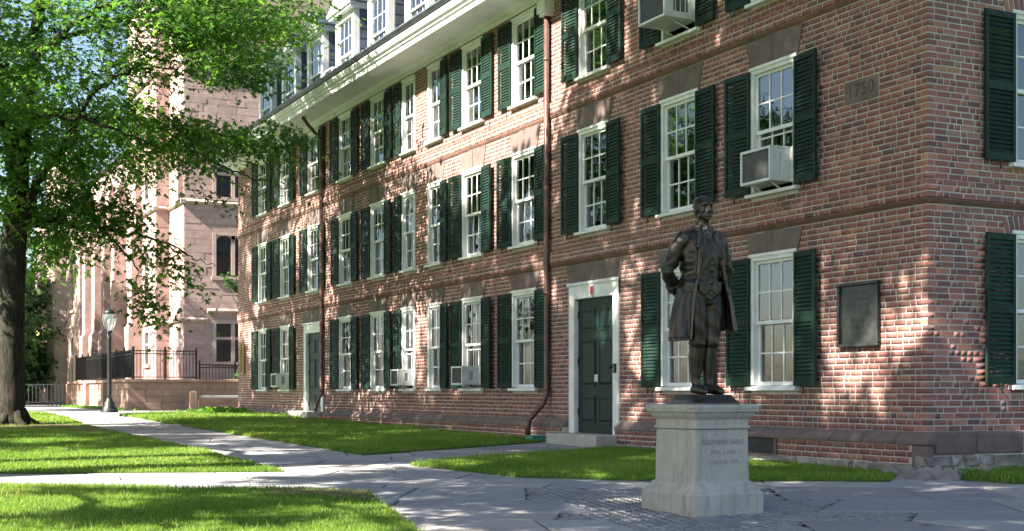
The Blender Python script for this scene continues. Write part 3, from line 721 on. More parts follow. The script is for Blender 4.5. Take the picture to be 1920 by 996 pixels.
# ---- cornice, gutter, spouts, roof, dormers
PROF = [(.0, 8.02), (.05, 8.02), (.05, 8.10), (.10, 8.115), (.15, 8.165), (.70, 8.19), (.70, 8.165), (.755, 8.165), (.755, 8.275), (.80, 8.29), (.80, 8.325), (.85, 8.35), (.895, 8.415), (.895, 8.455), (.0, 8.52)]
mb = MB(); mb.prism(PROF, lambda a, b, t_: (-a, t_, b), -.02, HL + .28); mb.build('cornice', 'cream', hall)
mb = MB(); mb.prism([(.84, 8.462), (.93, 8.475), (.985, 8.53), (.98, 8.56), (.86, 8.555), (.5, 8.60), (.5, 8.50)], lambda a, b, t_: (-a, t_, b), -.05, HL + .32); mb.build('gutter', 'slate', hall)
for yy, far in ((9.27, False), (21.83, True)):
    zb = gz(yy)
    if far: path_ = [(-.55, yy + .12, 8.17), (-.42, yy + .1, 7.98), (-.09, yy, 7.60), (-.075, yy, 4), (-.075, yy, .95), (-.20, yy, .72), (-.24, yy, .55), (-.25, yy, .36), (-.32, yy - .02, .33)]
    else: path_ = [(-.075, yy, 7.66), (-.075, yy, 4), (-.075, yy, .98), (-.13, yy + .02, .80), (-.34, yy + .14, .52), (-.37, yy + .16, .40), (-.37, yy + .16, .12)]
    mb = MB(); mb.tube(path_, .052, 12); sp = mb.build('downspout', 'spout', hall, True)
    for z in (6.9, 4.7, 2.75, 1.05):
        r_ = MB(); r_.lathe([(.057, -.025), (.063, -.015), (.063, .015), (.057, .025)], 12); r_.box(-.012, .09, -.014, .014, -.012, .012); r_.build('bracket', 'spout', sp, True, loc=(-.075, yy, z))
    if not far:
        hb = MB(); hb.box(-.20, .0, yy - .15, yy + .15, 7.72, 7.98); hb.box(-.22, .0, yy - .17, yy + .17, 7.94, 8.0); hb.box(-.17, .0, yy - .11, yy + .11, 7.66, 7.72); hb.build('conductor_head', 'white', sp)
gb = MB(); gb.box(-.14, .14, -.1, .1, 0, .11); gb.box(-.15, .15, -.11, .11, .111, .125)
tag(gb.build('utility_box', 'green_plastic', None, loc=(-.42, 9.05, gz(9.05) + .0), rz=.2), 'small green box on the ground by the downspout foot', 'box')
RP = [(-.5, 8.5), (.16, 8.72), (2.0, 11.75), (6.0, 13.4), (10.0, 11.75), (11.84, 8.72), (12.5, 8.5)]
mb = MB(); mb.prism(RP, lambda a, b, t_: (a, t_, b), -.05, HL + .3); mb.build('roof', 'slate', hall)
mb = MB()
for k in range(12):                                    # slate courses on the lower slope
    z0 = 8.75 + k * .24; xx = .16 + (z0 - 8.72) / 3.03 * 1.84
    mb.prism([(xx - .012, z0), (xx - .03, z0 + .005), (xx + .13, z0 + .262), (xx + .15, z0 + .25)], lambda a, b, t_: (a, t_, b), -.05, HL + .3)
mb.build('slate_course', 'slate', hall)
def dormer(c, with_parts=True):
    w, h, dp = .70, 2.02, 2.1
    fm = MB(); fm.box(-w, -w + .17, 0, .16, 0, h); fm.box(w - .17, w, 0, .16, 0, h); fm.box(-w + .17, w - .17, 0, .16, h - .16, h); fm.box(-w + .17, w - .17, -.05, .16, 0, .10); fm.box(-w - .02, w + .02, -.06, .0, -.06, .0)
    d = put('dormer', memo('d_frame', lambda: fm.mesh('dormer', 'white')), hall, (.33, c, 8.74), RZ)
    def ck(s_): m_ = MB(); m_.box(s_ * w, s_ * (w - .06), .161, dp, 0, h); [m_.box(s_ * w, s_ * (w + .014), .17, dp, .02 + k * .25, .235 + k * .25) for k in range(8)]; return m_.mesh('cheek', 'slate')
    for s_ in (-1, 1): put('cheek', memo(('d_ck', s_), lambda: ck(s_)), d)
    def pd():
        m_ = MB(); P_ = lambda a, b, t_: (a, t_, b)
        m_.box(-w - .14, w + .14, -.14, .3, h, h + .07); m_.box(-w - .19, w + .19, -.19, .3, h + .07, h + .115)
        m_.prism([(-w - .1, h + .1), (w + .1, h + .1), (0, h + .58)], P_, -.07, .3)
        for s_ in (-1, 1): m_.prism([(s_ * (w + .22), h + .11), (s_ * (w + .06), h + .11), (0, h + .56), (0, h + .65)], P_, -.18, .0)
        for s_ in (-1, 1): m_.box(s_ * w, s_ * (w + .10), .3, dp, h - .02, h + .10)
        return m_.mesh('pediment', 'white')
    put('pediment', memo('d_pd', pd), d)
    def rf():
        m_ = MB(); P_ = lambda a, b, t_: (a, t_, b)
        for s_ in (-1, 1):
            for k in range(5):
                a0, a1 = k / 5, (k + 1.12) / 5; f_ = lambda a: (s_ * ((w + .25) * (1 - a)), h + .115 + .56 * a)
                p0, p1 = f_(a0), f_(min(a1, 1)); m_.prism([(p0[0], p0[1]), (p0[0], p0[1] + .035), (p1[0], p1[1] + .02), (p1[0], p1[1])], P_, -.2, dp + .9)
        return m_.mesh('dormer_roof', 'slate')
    put('dormer_roof', memo('d_rf', rf), d)
    iw, ih = 2 * (w - .17), h - .26
    for k, (zb, yy) in enumerate(((.10 + ih / 2 - .02, .05), (.10, .09))):
        put('dormer_sash', memo('d_sash', lambda: sash_mesh(iw, ih / 2 + .02, 3, 2)), d, (0, yy, zb))
        put('pane', memo('d_pane', lambda: pane_mesh(iw - .06, ih / 2 - .04)), d, (0, yy + .015, zb + ih / 4)).rotation_euler = (random.uniform(-.01, .01), 0, random.uniform(-.02, .02))
    put('blind', memo('d_bl', lambda: blind_mesh(iw, ih * .55)), d, (0, .17, .1 + ih * .45))
    rb = memo('d_room', lambda: MB().box(-iw / 2 - .02, iw / 2 + .02, .5, .55, 0, h).mesh('inner_wall', 'room')); put('inner_wall', rb, d)
DORM = [1.75 + 2.43 * k for k in range(12)]
for c in DORM: dormer(c)
# the gable end above the eaves
mb = MB(); mb.prism([(.0, 8.2), (.16, 8.7), (2, 11.7), (6, 13.35), (10, 11.7), (11.84, 8.7), (12, 8.2)], lambda a, b, t_: (a, t_, b), .008, .1); mb.build('gable', 'brick', hall)

# ---- date stone, plaques, small plate
def text_mesh(s_, size, depth, mat, name, align='CENTER'):
    cu = bpy.data.curves.new(name, 'FONT'); cu.body = s_; cu.size = size; cu.extrude = depth; cu.align_x = align; cu.align_y = 'CENTER'; cu.resolution_u = 3
    o = bpy.data.objects.new(name, cu); COL.objects.link(o); bpy.context.view_layer.update()
    me = bpy.data.meshes.new_from_object(o.evaluated_get(bpy.context.evaluated_depsgraph_get())); bpy.data.objects.remove(o); bpy.data.curves.remove(cu)
    me.materials.clear(); me.materials.append(M[mat]); return me
def stand(o, tilt=R(90)): o.rotation_euler.x = tilt; return o
ds = MB(); ds.box(-.305, .305, -.012, .05, -.14, .14); dso = bevel(ds.build('date_stone', 'brownstone', hall, loc=(0, 1.135, 4.728), rz=RZ), .008)
for k, ch in enumerate('1750'):
    stand(put('numeral', text_mesh(ch, .235, .001, 'engrave_dark', 'numeral'), dso, (-.185 + .125 * k, -.0135, 0)))
def plaque(loc, w, h, label, mat='plaque', lines=(.30, .42, .36, .40, .24, .38, .10)):
    p_ = empty('wall_plaque', loc, RZ); tag(p_, label, 'plaque')
    a = MB(); a.box(-w / 2 + .04, w / 2 - .04, -.022, .0, -h / 2 + .04, h / 2 - .04); a.build('plate', mat, p_)
    b = MB(); b.box(-w / 2, w / 2, -.055, 0, h / 2 - .042, h / 2); b.box(-w / 2, w / 2, -.055, 0, -h / 2, -h / 2 + .042); b.box(-w / 2, -w / 2 + .042, -.055, 0, -h / 2 + .042, h / 2 - .042); b.box(w / 2 - .042, w / 2, -.055, 0, -h / 2 + .042, h / 2 - .042); bevel(b.build('frame', mat, p_), .012, 2)
    rr = random.Random(3); c_ = MB()
    for k, L in enumerate(lines):
        z = h / 2 - .12 - k * (h - .2) / len(lines); L *= w / .72; x = -L / 2
        while x < L / 2:
            g = rr.uniform(.012, .028); hh_ = .034
            c_.box(x, x + .006, -.026, -.022, z - hh_ / 2, z + hh_ / 2)
            if rr.random() < .7: c_.box(x + .006, x + g - .006, -.0255, -.022, z + rr.choice((-.015, .011, -.002)), z + rr.choice((-.015, .011, -.002)) + .006)
            x += g + (.02 if rr.random() < .2 else 0)
    tag(c_.build('relief_lettering', 'plaque_text', p_), kind='stuff')
plaque((-.012, 1.15, 1.955), .74, .80, 'dark bronze inscribed plaque on the brick wall near the corner')
plaque((-.012, 29.75, 2.05), .40, .95, 'narrow brass plaque at the far end of the brick hall', 'brass', (.3, .36, .3, .34, .3, .36, .2, .3))
sp_ = MB(); sp_.tube([(-.012, 0, 0), (.01, 0, 0)], .07, 14); sg = sp_.build('survey_disc', 'metal_dark', hall, loc=(0, 15.25, 3.68)); s2 = MB(); s2.box(-.016, -.0125, -.012, .012, -.035, .035); s2.build('disc_mark', 'ac', sg)

# ------------------------------------------------------------------ air conditioners (each sits in its window)
def ac_unit(loc, w, h, d, label, rz=RZ):
    r = empty('air_conditioner', loc, rz); tag(r, label, 'air conditioner', 'window air conditioners of the brick hall')
    b = MB(); t_ = .03
    b.box(-w / 2, w / 2, -d + .02, .08, h - t_, h); b.box(-w / 2, w / 2, -d + .02, .08, 0, t_)
    for s_ in (-1, 1):
        x0, x1 = s_ * w / 2, s_ * (w / 2 - .025)
        b.box(x0, x1, -d + .02, -d + .16, t_, h - t_); b.box(x0, x1, -.10, .08, t_, h - t_); b.box(x0, x1, -d + .16, -.10, h - .09, h - t_); b.box(x0, x1, -d + .16, -.10, t_, .09)
    bevel(b.build('casing', 'ac', r), .006)
    c = MB(); c.box(-w / 2 + .03, w / 2 - .03, -d + .035, .06, t_, h - t_); c.build('coil', 'ac_dark', r)
    f = MB(); f.box(-w / 2, w / 2, -d, -d + .019, h - .035, h); f.box(-w / 2, w / 2, -d, -d + .019, 0, .035); f.box(-w / 2, -w / 2 + .035, -d, -d + .019, .035, h - .035); f.box(w / 2 - .035, w / 2, -d, -d + .019, .035, h - .035); f.build('rear_frame', 'ac', r)
    g = MB(); n = int((w - .07) / .022); m = int((h - .07) / .022)
    for k in range(1, n): x = -w / 2 + .035 + k * (w - .07) / n; g.box(x - .002, x + .002, -d + .008, -d + .012, .035, h - .035)
    for k in range(1, m): z = .035 + k * (h - .07) / m; g.box(-w / 2 + .035, w / 2 - .035, -d + .0122, -d + .015, z - .002, z + .002)
    g.build('grille', 'ac_dark', r)
    for s_ in (-1, 1):
        for k in range(3): v = MB(); y = -d + .16 + (k + .5) * (d - .26) / 3; v.box(s_ * (w / 2 - .012), s_ * (w / 2 - .024), y - .006, y + .006, .09, h - .09); v.build('side_louver', 'ac', r)
        k_ = MB(); k_.tube([(s_ * w * .3, .0, -.10), (s_ * w * .3, -d * .6, 0.0)], .012, 6); k_.build('support_bracket', 'ac', r)
        pn = MB(); pn.box(s_ * .42, s_ * w / 2, .03, .05, 0, h); pn.build('side_panel', 'ac', r)
ac_unit((0, BAYS[0] + .02, 3.80), .66, .46, .30, 'white window air conditioner left of the carved date stone')
ac_unit((0, BAYS[1] - .02, 6.50), .72, .52, .52, 'big air conditioner with mesh grille in the top-floor window')
ac_unit((0, BAYS[4] + .05, 1.14), .54, .37, .34, 'window air conditioner on the ground floor nearest the open downspout bay')
ac_unit((0, BAYS[6] + .03, 1.14), .46, .36, .34, 'window air conditioner in the narrow middle ground-floor window')
ac_unit((0, BAYS[10], 1.14), .54, .38, .36, 'farthest ground-floor air conditioner, beyond the second door')
ac_unit((.33, DORM[8], 8.88), .62, .42, .44, 'air conditioner sticking out of a roof dormer window')

# ------------------------------------------------------------------ pedestal and statue
PZ = gz(-2.2) - .01
ped = empty('stone_pedestal', (PED[0], PED[1], PZ), R(3)); tag(ped, 'square grey stone pedestal with moulded cap carrying the bronze statue', 'pedestal')
mb = MB(); mb.sq([(.385, 0), (.385, .19), (.380, .196), (.335, .255), (.322, .265), (.322, .28), (.308, .292)]); bevel(mb.build('base', 'granite', ped), .006)
mb = MB(); mb.sq([(.302, .286), (.294, .30), (.287, .75)]); bevel(mb.build('shaft', 'granite', ped), .004)
mb = MB(); mb.sq([(.288, .752), (.303, .758), (.303, .775), (.29, .785), (.29, .835), (.305, .85), (.318, .865), (.335, .895), (.352, .905), (.352, .925), (.358, .93), (.358, .958), (.345, .966)]); bevel(mb.build('cap', 'granite', ped), .004)
for s_, z, sz in (('NATHAN HALE', .64, .068), ('1755 – 1776', .55, .056), ('CLASS OF 1773', .465, .05)):
    stand(put('inscription', text_mesh(s_, sz, .0006, 'engrave', 'inscription'), ped, (.012, -.2935, z)), R(90.6))
STZ = PZ + .962
stat = empty('bronze_statue', (PED[0] + .01, PED[1], STZ), R(2)); tag(stat, 'dark bronze statue of a standing man in a long open coat, hands behind', 'statue')
mb = MB(); mb.rings([[(r * math.copysign(abs(math.cos(a)) ** .55, math.cos(a)), r * math.copysign(abs(math.sin(a)) ** .55, math.sin(a)), z) for a in [2 * math.pi * k / 24 for k in range(24)]] for r, z in ((.285, 0), (.285, .018), (.25, .045), (.225, .075), (.215, .09))])
mb.build('plinth', 'bronze', stat)
def loft(mb, secs, n=20, folds=0, ph=0.):
    rr = []
    for (cx, cy, z, rx, ry) in secs:
        rr.append([(cx + rx * math.cos(a) * (1 + folds * math.sin(6 * a + ph + z * 3)), cy + ry * math.sin(a) * (1 + folds * math.sin(6 * a + ph + z * 3)), z) for a in [2 * math.pi * k / n for k in range(n)]])
    mb.rings(rr)
def figure():
    b = MB(); Z = .085
    # torso with waistcoat
    loft(b, [(0, .01, .80, .150, .115), (0, .0, .90, .165, .125), (0, -.005, 1.0, .158, .122), (0, -.01, 1.1, .155, .122), (0, -.015, 1.22, .175, .132), (0, -.01, 1.33, .185, .128), (0, .0, 1.40, .175, .11), (0, .01, 1.45, .12, .085), (0, .005, 1.50, .06, .062), (0, -.01, 1.56, .054, .058)])
    b.prism([(-.11, .90), (.0, .84), (.11, .90), (.13, 1.0), (-.13, 1.0)], lambda p, q, t_: (p, t_, q), -.118, -.05)      # waistcoat points
    for s_ in (-1, 1):
        # leg, breeches to the knee, stocking, shoe
        kx = -.012 if s_ < 0 else 0
        b.tube([(s_ * .085, .0, .92), (s_ * .09, -.01, .78), (s_ * .083, -.02, .62), (s_ * .074, -.025, .50), (s_ * .072, -.022, .455), (s_ * .07, -.012, .43), (s_ * .07, .005, .34), (s_ * .068, .012, .24), (s_ * .066, .012, .14), (s_ * .066, .005, .09)],
               [.10, .104, .092, .078, .076, .066, .070, .060, .044, .042], 14)
        b.tube([(s_ * .066, .0, .485), (s_ * .066, -.0, .45)], .073, 14)
        b.tube([(s_ * .066, .055, .045), (s_ * .07, .0, .05), (s_ * .08, -.08, .042), (s_ * .09, -.15, .03), (s_ * .094, -.185, .024)], [.034, .042, .042, .034, .015], 12)
        b.box(s_ * .078 - .024, s_ * .078 + .024, -.105, -.065, .07, .088)
        # arm behind the back
        if s_ < 0: sh, el, wr, hd = (-.185, .015, 1.385), (-.315, .10, 1.10), (-.15, .19, .915), (-.06, .205, .86)
        else: sh, el, wr, hd = (.185, .015, 1.385), (.325, .07, 1.10), (.17, .19, .95), (.07, .215, .89)
        sh, el, wr, hd = map(Vector, (sh, el, wr, hd))
        b.tube([sh + Vector((-s_ * .08, 0, .03)), sh, sh.lerp(el, .35) + Vector((s_ * .012, .01, 0)), sh.lerp(el, .75), el, el.lerp(wr, .3), el.lerp(wr, .7)], [.06, .079, .074, .064, .064, .063, .055], 14)
        b.tube([el.lerp(wr, .62), el.lerp(wr, .86)], [.066, .070], 14)
        b.tube([el.lerp(wr, .86), wr, wr.lerp(hd, .4)], [.045, .034, .036], 10)
        dr = (hd - wr).normalized()
        b.ell(tuple(wr.lerp(hd, .65)), (.042, .026, .046), 10, 7)
        for k in range(4):
            o_ = Vector((0, -.012 + .0, 0)) + Vector((0, .0, .027 - .018 * k)); p0 = wr.lerp(hd, .8) + o_; L = (.062, .07, .066, .05)[k]
            b.tube([p0, p0 + dr * L * .5 + Vector((0, .008, 0)), p0 + dr * L + Vector((0, -.006, -.012))], [.0115, .0105, .009], 7)
        b.tube([wr + Vector((0, .01, .02)), wr + dr * .04 + Vector((0, .03, .03)), wr + dr * .075 + Vector((0, .03, .022))], [.013, .012, .010], 7)
    # open coat: a thick shell with folds, parted in front
    n = 44; secs = [(1.43, .165, .11, 26), (1.36, .205, .135, 30), (1.26, .215, .15, 33), (1.14, .205, .148, 36), (1.02, .208, .158, 42), (.92, .225, .175, 47), (.80, .248, .195, 51), (.66, .268, .215, 53), (.52, .285, .235, 54)]
    outer, inner = [], []
    for z, rx, ry, gap in secs:
        ro, ri = [], []; low = max(0., (1.05 - z) / .53)
        for k in range(n + 1):
            g0 = R(gap); a = -math.pi / 2 + g0 + (2 * math.pi - 2 * g0) * k / n
            f = 1 + (.015 + .055 * low) * math.sin(9 * a + 1.2 + z) + .02 * low * math.sin(17 * a)
            lx = 1 + (.22 * math.exp(-((z - 1.0) / .33) ** 2)) * max(0, math.cos(a)) ** 1.5 + .07 * low * max(0, -math.cos(a + .5))
            zz_ = z + (.05 * math.cos(a) * low if z < .6 else 0)
            ro.append((rx * f * lx * math.cos(a), ry * f * math.sin(a) + .012, zz_)); w_ = .026 + .004 * low
            ri.append(((rx * f * lx - w_) * math.cos(a), (ry * f - w_) * math.sin(a) + .012, zz_))
        outer.append(ro); inner.append(ri)
    b.rings([o + i[::-1] for o, i in zip(outer, inner)])
    # front edges, lapels, collar
    for s_ in (0, -1):
        e = [Vector(r[s_]) for r in outer]; b.tube([p + Vector((0, -.006, 0)) for p in e], [.016, .022, .024, .020, .018, .016, .016, .016, .015], 8)
        sg = 1 if e[0].x > 0 else -1
        b.prism([(sg * .045, 1.46), (sg * .135, 1.43), (sg * .155, 1.30), (sg * .10, 1.20)], lambda p, q, t_: (p, t_ - .05 * (1.46 - q), q), -.128, -.10)
    b.tube([(.06 * math.cos(a) * 1.35, .005 + .075 * math.sin(a), 1.485 + .012 * math.sin(a)) for a in [R(-50 + 280 * k / 14) for k in range(15)]], .024, 8)
    b.ell((0, -.078, 1.455), (.042, .03, .05), 10, 6); b.ell((0, -.105, 1.40), (.028, .022, .05), 10, 6)
    for k in range(8): b.ell((.004, -.142 + .012 * abs(k - 3.5) / 3, 1.32 - .055 * k), (.011, .011, .011), 8, 6)
    # head, turned a little to his right
    H = MB()
    H.ell((0, .008, 1.668), (.076, .095, .096), 20, 16); H.ell((0, -.028, 1.605), (.058, .068, .075), 16, 10); H.ell((0, -.074, 1.556), (.024, .02, .02), 10, 6)
    H.tube([(0, -.086, 1.668), (0, -.106, 1.634), (0, -.114, 1.617)], [.011, .014, .016], 8); H.ell((0, -.100, 1.612), (.021, .014, .010), 8, 6)
    for s_ in (-1, 1):
        H.tube([(s_ * .010, -.090, 1.682), (s_ * .032, -.092, 1.687), (s_ * .058, -.068, 1.678)], [.009, .011, .008], 8)
        H.ell((s_ * .033, -.073, 1.660), (.015, .013, .011), 10, 8); H.ell((s_ * .044, -.060, 1.622), (.022, .022, .02), 8, 6); H.ell((s_ * .077, .010, 1.640), (.011, .021, .035), 10, 8)
        H.tube([(s_ * .045, -.045, 1.60), (s_ * .048, -.02, 1.575), (s_ * .05, .01, 1.58)], [.02, .022, .02], 8)
    H.tube([(-.025, -.084, 1.586), (0, -.094, 1.589), (.025, -.084, 1.586)], [.006, .008, .006], 8); H.tube([(-.02, -.084, 1.573), (0, -.092, 1.572), (.02, -.084, 1.573)], [.006, .0085, .006], 8)
    H.ell((0, .025, 1.688), (.080, .090, .082), 18, 12); H.ell((0, .06, 1.63), (.062, .052, .075), 12, 8)
    for k in range(11): a = R(-5 + 19 * k); H.tube([(.074 * math.cos(a), .02 + .078 * math.sin(a), 1.66), (.066 * math.cos(a), .02 + .07 * math.sin(a), 1.715), (.03 * math.cos(a), .015 + .03 * math.sin(a), 1.755)], [.016, .018, .012], 7)
    rm = Matrix.Translation((0, -.015, 0)) @ Matrix.Rotation(R(-6), 4, 'Z')
    H.v = [tuple((rm @ Vector(p))) for p in H.v]; b.add(H.v, H.f)
    me = b.mesh('figure_raw', None); o = put('figure_raw', me)
    m1 = o.modifiers.new('r', 'REMESH'); m1.mode = 'VOXEL'; m1.voxel_size = .0075; m1.use_smooth_shade = True
    m2 = o.modifiers.new('s', 'SMOOTH'); m2.factor = .5; m2.iterations = 2
    bpy.context.view_layer.update()
    out = bpy.data.meshes.new_from_object(o.evaluated_get(bpy.context.evaluated_depsgraph_get())); bpy.data.objects.remove(o)
    out.name = 'figure'
    V = np.empty(len(out.vertices) * 3, np.float32); out.vertices.foreach_get('co', V); V = V.reshape(-1, 3); Nn = np.empty(len(out.vertices) * 3, np.float32); out.vertices.foreach_get('normal', Nn); Nn = Nn.reshape(-1, 3)
    ri_ = np.array(rm.inverted()); Q = V @ ri_[:3, :3].T + ri_[:3, 3]; D = np.zeros_like(V); fr_ = np.array(rm)[:3, :3] @ np.array([0, 1, 0])
    for s_ in (-1, 1):                                                   # eye sockets, temples, cheeks
        for (cx, cy, cz, r_, am) in ((s_ * .020, -.085, 1.664, .011, .010), (s_ * .046, -.075, 1.662, .012, .008), (s_ * .038, -.075, 1.602, .017, .007), (s_ * .030, -.085, 1.646, .010, .004)):
            D += (am * np.exp(-(((Q - [cx, cy, cz]) / r_) ** 2).sum(1)))[:, None] * fr_
    D += (.005 * np.exp(-(((Q - [0, -.09, 1.5645]) / [.03, .03, .006]) ** 2).sum(1)))[:, None] * fr_
    ang = np.arctan2(V[:, 1], V[:, 0]); side = np.abs(V[:, 0]) > .15; sk = np.clip((1.02 - V[:, 2]) / .4, 0, 1) * (V[:, 2] > .5) * np.clip((np.hypot(V[:, 0] / 1.15, V[:, 1]) - .165) / .03, 0, 1)
    f = .011 * sk * (np.sin(13 * ang + 4 * V[:, 2]) + .6 * np.sin(23 * ang - 6 * V[:, 2]))                                        # hanging folds of the skirts
    arm = side & (V[:, 2] > .9) & (V[:, 2] < 1.36)
    f += arm * .008 * np.sin(58 * V[:, 2] + 26 * V[:, 1] + 14 * V[:, 0]) * np.exp(-((V[:, 2] - 1.1) / .13) ** 2) + arm * .004 * np.sin(37 * V[:, 2] - 40 * V[:, 1])
    wc = (np.abs(V[:, 0]) < .13) & (V[:, 1] < -.05) & (V[:, 2] > .88) & (V[:, 2] < 1.4); f += wc * .0018 * np.sin(52 * V[:, 2] + 9 * np.abs(V[:, 0]) * 10)
    leg = (V[:, 2] > .45) & (V[:, 2] < .86) & (np.abs(V[:, 0]) < .17) & (np.hypot(V[:, 0], V[:, 1]) < .17); f += leg * .0032 * np.sin(40 * V[:, 2] + 30 * V[:, 0])
    V = V + D + f[:, None] * Nn; out.vertices.foreach_set('co', V.astype(np.float32).ravel()); out.update()
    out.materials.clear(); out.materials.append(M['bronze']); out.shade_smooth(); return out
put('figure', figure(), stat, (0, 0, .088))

# ------------------------------------------------------------------ the stone hall beyond
goth = empty('stone_hall', (3, 50, .3)); tag(goth, 'tall pinkish brownstone Gothic hall with mullioned windows behind the brick hall', 'building')
GO = (-3, -50, -.3)
def gput(mb, name, mat, bev=0):
    o = mb.build(name, mat, goth, loc=GO)
    if bev: bevel(o, bev)
    return o
# faces: ('Y', y, x0, x1) looks to -y ; ('X', x, y0, y1) looks to -x
GW = []     # windows: (axis, plane, u0, u1, z0, z1, arched)
FACES = [('Y', 45.0, 1.57, 14., .3, 19.), ('X', 1.57, 45., 47.8, .3, 19.), ('Y', 47.8, .99, 1.57, .3, 19.), ('X', .99, 47.8, 54.5, .3, 19.), ('X', .99, 54.5, 65., .3, 12.6), ('Y', 65., .35, .99, .3, 12.2), ('X', .35, 65., 84., .3, 12.2)]
for z0, z1, ar in ((2.25, 4.05, 0), (5.9, 7.82, 1), (9.28, 11.1, 0)): GW.append(('Y', 45.0, 2.80, 4.55, z0, z1, ar)); GW.append(('Y', 45.0, 6.4, 8.15, z0, z1, ar))
for u in (49.2, 52.2): 
    for z0, z1 in ((2.2, 3.8), (5.2, 7.4), (9.6, 11.6)): GW.append(('X', .99, u, u + 1.1, z0, z1, 0))
for u in (56.2, 59.0, 61.8):
    for z0, z1 in ((1.9, 3.6), (5.0, 8.0), (9.7, 11.6)): GW.append(('X', .99, u, u + 1.2, z0, z1, 0))
for u in (67., 73.4, 77.4):
    for z0, z1 in ((1.5, 4.2), (5.6, 8.1)): GW.append(('X', .35, u, u + 1.0, z0, z1, 0))
BL = []; ax = lambda A, p, u, z, o: (u, p - o, z) if A == 'Y' else (p - o, u, z)
for A, p, u0, u1, z0, z1 in FACES:
    ops = [(a, b, c, d) for AA, pp, a, b, c, d, _ in GW if AA == A and pp == p and u0 <= a <= u1]
    us = sorted({u0, u1, *[v for o in ops for v in o[:2]]}); zs = sorted({z0, z1, *[v for o in ops for v in o[2:]]}); mb = MB()
    for i in range(len(us) - 1):
        for k in range(len(zs) - 1):
            um, zm = (us[i] + us[i + 1]) / 2, (zs[k] + zs[k + 1]) / 2
            if any(a < um < b and c < zm < d for a, b, c, d in ops): continue
            mb.add([ax(A, p, us[i], zs[k], 0), ax(A, p, us[i + 1], zs[k], 0), ax(A, p, us[i + 1], zs[k + 1], 0), ax(A, p, us[i], zs[k + 1], 0)], [(0, 1, 2, 3)])
    for a, b, c, d in ops:                                    # reveals and dark room
        q = lambda u, z, o: ax(A, p, u, z, o)
        for e in (((a, c), (a, d)), ((b, c), (b, d)), ((a, c), (b, c)), ((a, d), (b, d))):
            mb.add([q(*e[0], 0), q(*e[1], 0), q(*e[1], -.4), q(*e[0], -.4)], [(0, 1, 2, 3)])
    gput(mb, 'wall', 'pink_stone')
    z = z0; k = 0
    while z < min(z1, 15.5):                                  # ashlar blocks
        hh_ = random.choice((.26, .30, .34)); iv = sorted((a, b) for a, b, c, d in ops if c - .12 < z + hh_ / 2 < d + .12); u = u0; segs = []
        for a, b in iv: segs.append((u, a)); u = b
        segs.append((u, u1))
        for s0, s1 in segs:
            u = s0
            while u < s1 - .05:
                L = min(random.uniform(.45, .95), s1 - u); L = s1 - u if s1 - u - L < .25 else L
                if not (A == 'Y' and p == 45. and u > 5.2): BL.append((A, p, u, u + L, z, z + hh_))
                u += L
        z += hh_; k += 1
BL.sort(key=lambda b: -seen_size(ax(b[0], b[1], b[2], b[4], 0), (b[3] - b[2]) * (1 if b[0] == 'Y' else .45)))
inf = MB()
for i, (A, p, u0, u1, z0, z1) in enumerate(BL):
    mb = MB() if i < 300 else inf; e = random.uniform(.008, .022); g = .006
    c = [ax(A, p, u, z, o) for o in (e, -.0) for u, z in ((u0 + g, z0 + g), (u1 - g, z0 + g), (u1 - g, z1 - g), (u0 + g, z1 - g))]
    mb.add(c, [(0, 1, 2, 3), (0, 4, 5, 1), (1, 5, 6, 2), (2, 6, 7, 3), (3, 7, 4, 0)])
    if i < 300: gput(mb, 'ashlar_block', 'pink_stone')
tag(gput(inf, 'ashlar_infill', 'pink_stone'), kind='stuff')
for A, p, a, b, c, d, ar in GW:
    q = lambda u, z, o: ax(A, p, u, z, o)
    def bx(mb, u0, u1, z0, z1, o0, o1):
        mb.add([q(u, z, o) for o in (o0, o1) for u, z in ((u0, z0), (u1, z0), (u1, z1), (u0, z1))], [(0, 1, 2, 3), (7, 6, 5, 4), (0, 4, 5, 1), (1, 5, 6, 2), (2, 6, 7, 3), (3, 7, 4, 0)])
    w = b - a; f = MB(); s_ = .13
    bx(f, a - .02, a + s_, c, d, .035, -.2); bx(f, b - s_, b + .02, c, d, .035, -.2); bx(f, a + s_, b - s_, d - s_, d + .02, .03, -.2); bx(f, a - .08, b + .08, c - .12, c + .04, .10, -.2)
    nm = 2 if w > 1.4 else 1
    if nm == 2: bx(f, (a + b) / 2 - .08, (a + b) / 2 + .08, c + .04, d - s_, -.02, -.2)
    if not ar: bx(f, a + s_, b - s_, (c + d) / 2 + .08, (c + d) / 2 + .20, -.04, -.19)
    else:
        for k in range(nm):
            l0 = a + s_ + k * ((w - 2 * s_) / nm); l1 = l0 + (w - 2 * s_) / nm; m = (l0 + l1) / 2; r = (l1 - l0) / 2
            for sg in (-1, 1):
                pts_ = [(m + sg * r, d - s_ - r * .8)] + [(m + sg * r * math.cos(t_), d - s_ - r * .8 + r * .78 * math.sin(t_)) for t_ in [R(15 * j) for j in range(7)]] + [(m + sg * r, d - s_)]
                f.prism(pts_, lambda u, z, t_: q(u, z, t_), -.02, -.18)
    wo_ = gput(f, 'window', 'pink_trim')
    for k in range(nm):
        l0 = a + s_ + k * ((w - 2 * s_) / nm); l1 = l0 + (w - 2 * s_) / nm
        g = MB(); bx(g, l0 + .03, l1 - .03, c + .04, d - s_, -.13, -.135); o = g.build('pane', 'glass', wo_)
    g = MB(); g.add([q(a, c, -.4), q(b, c, -.4), q(b, d, -.4), q(a, d, -.4)], [(0, 1, 2, 3)]); g.build('inner_wall', 'room', wo_)
    if A == 'Y' and z0 < 0: pass
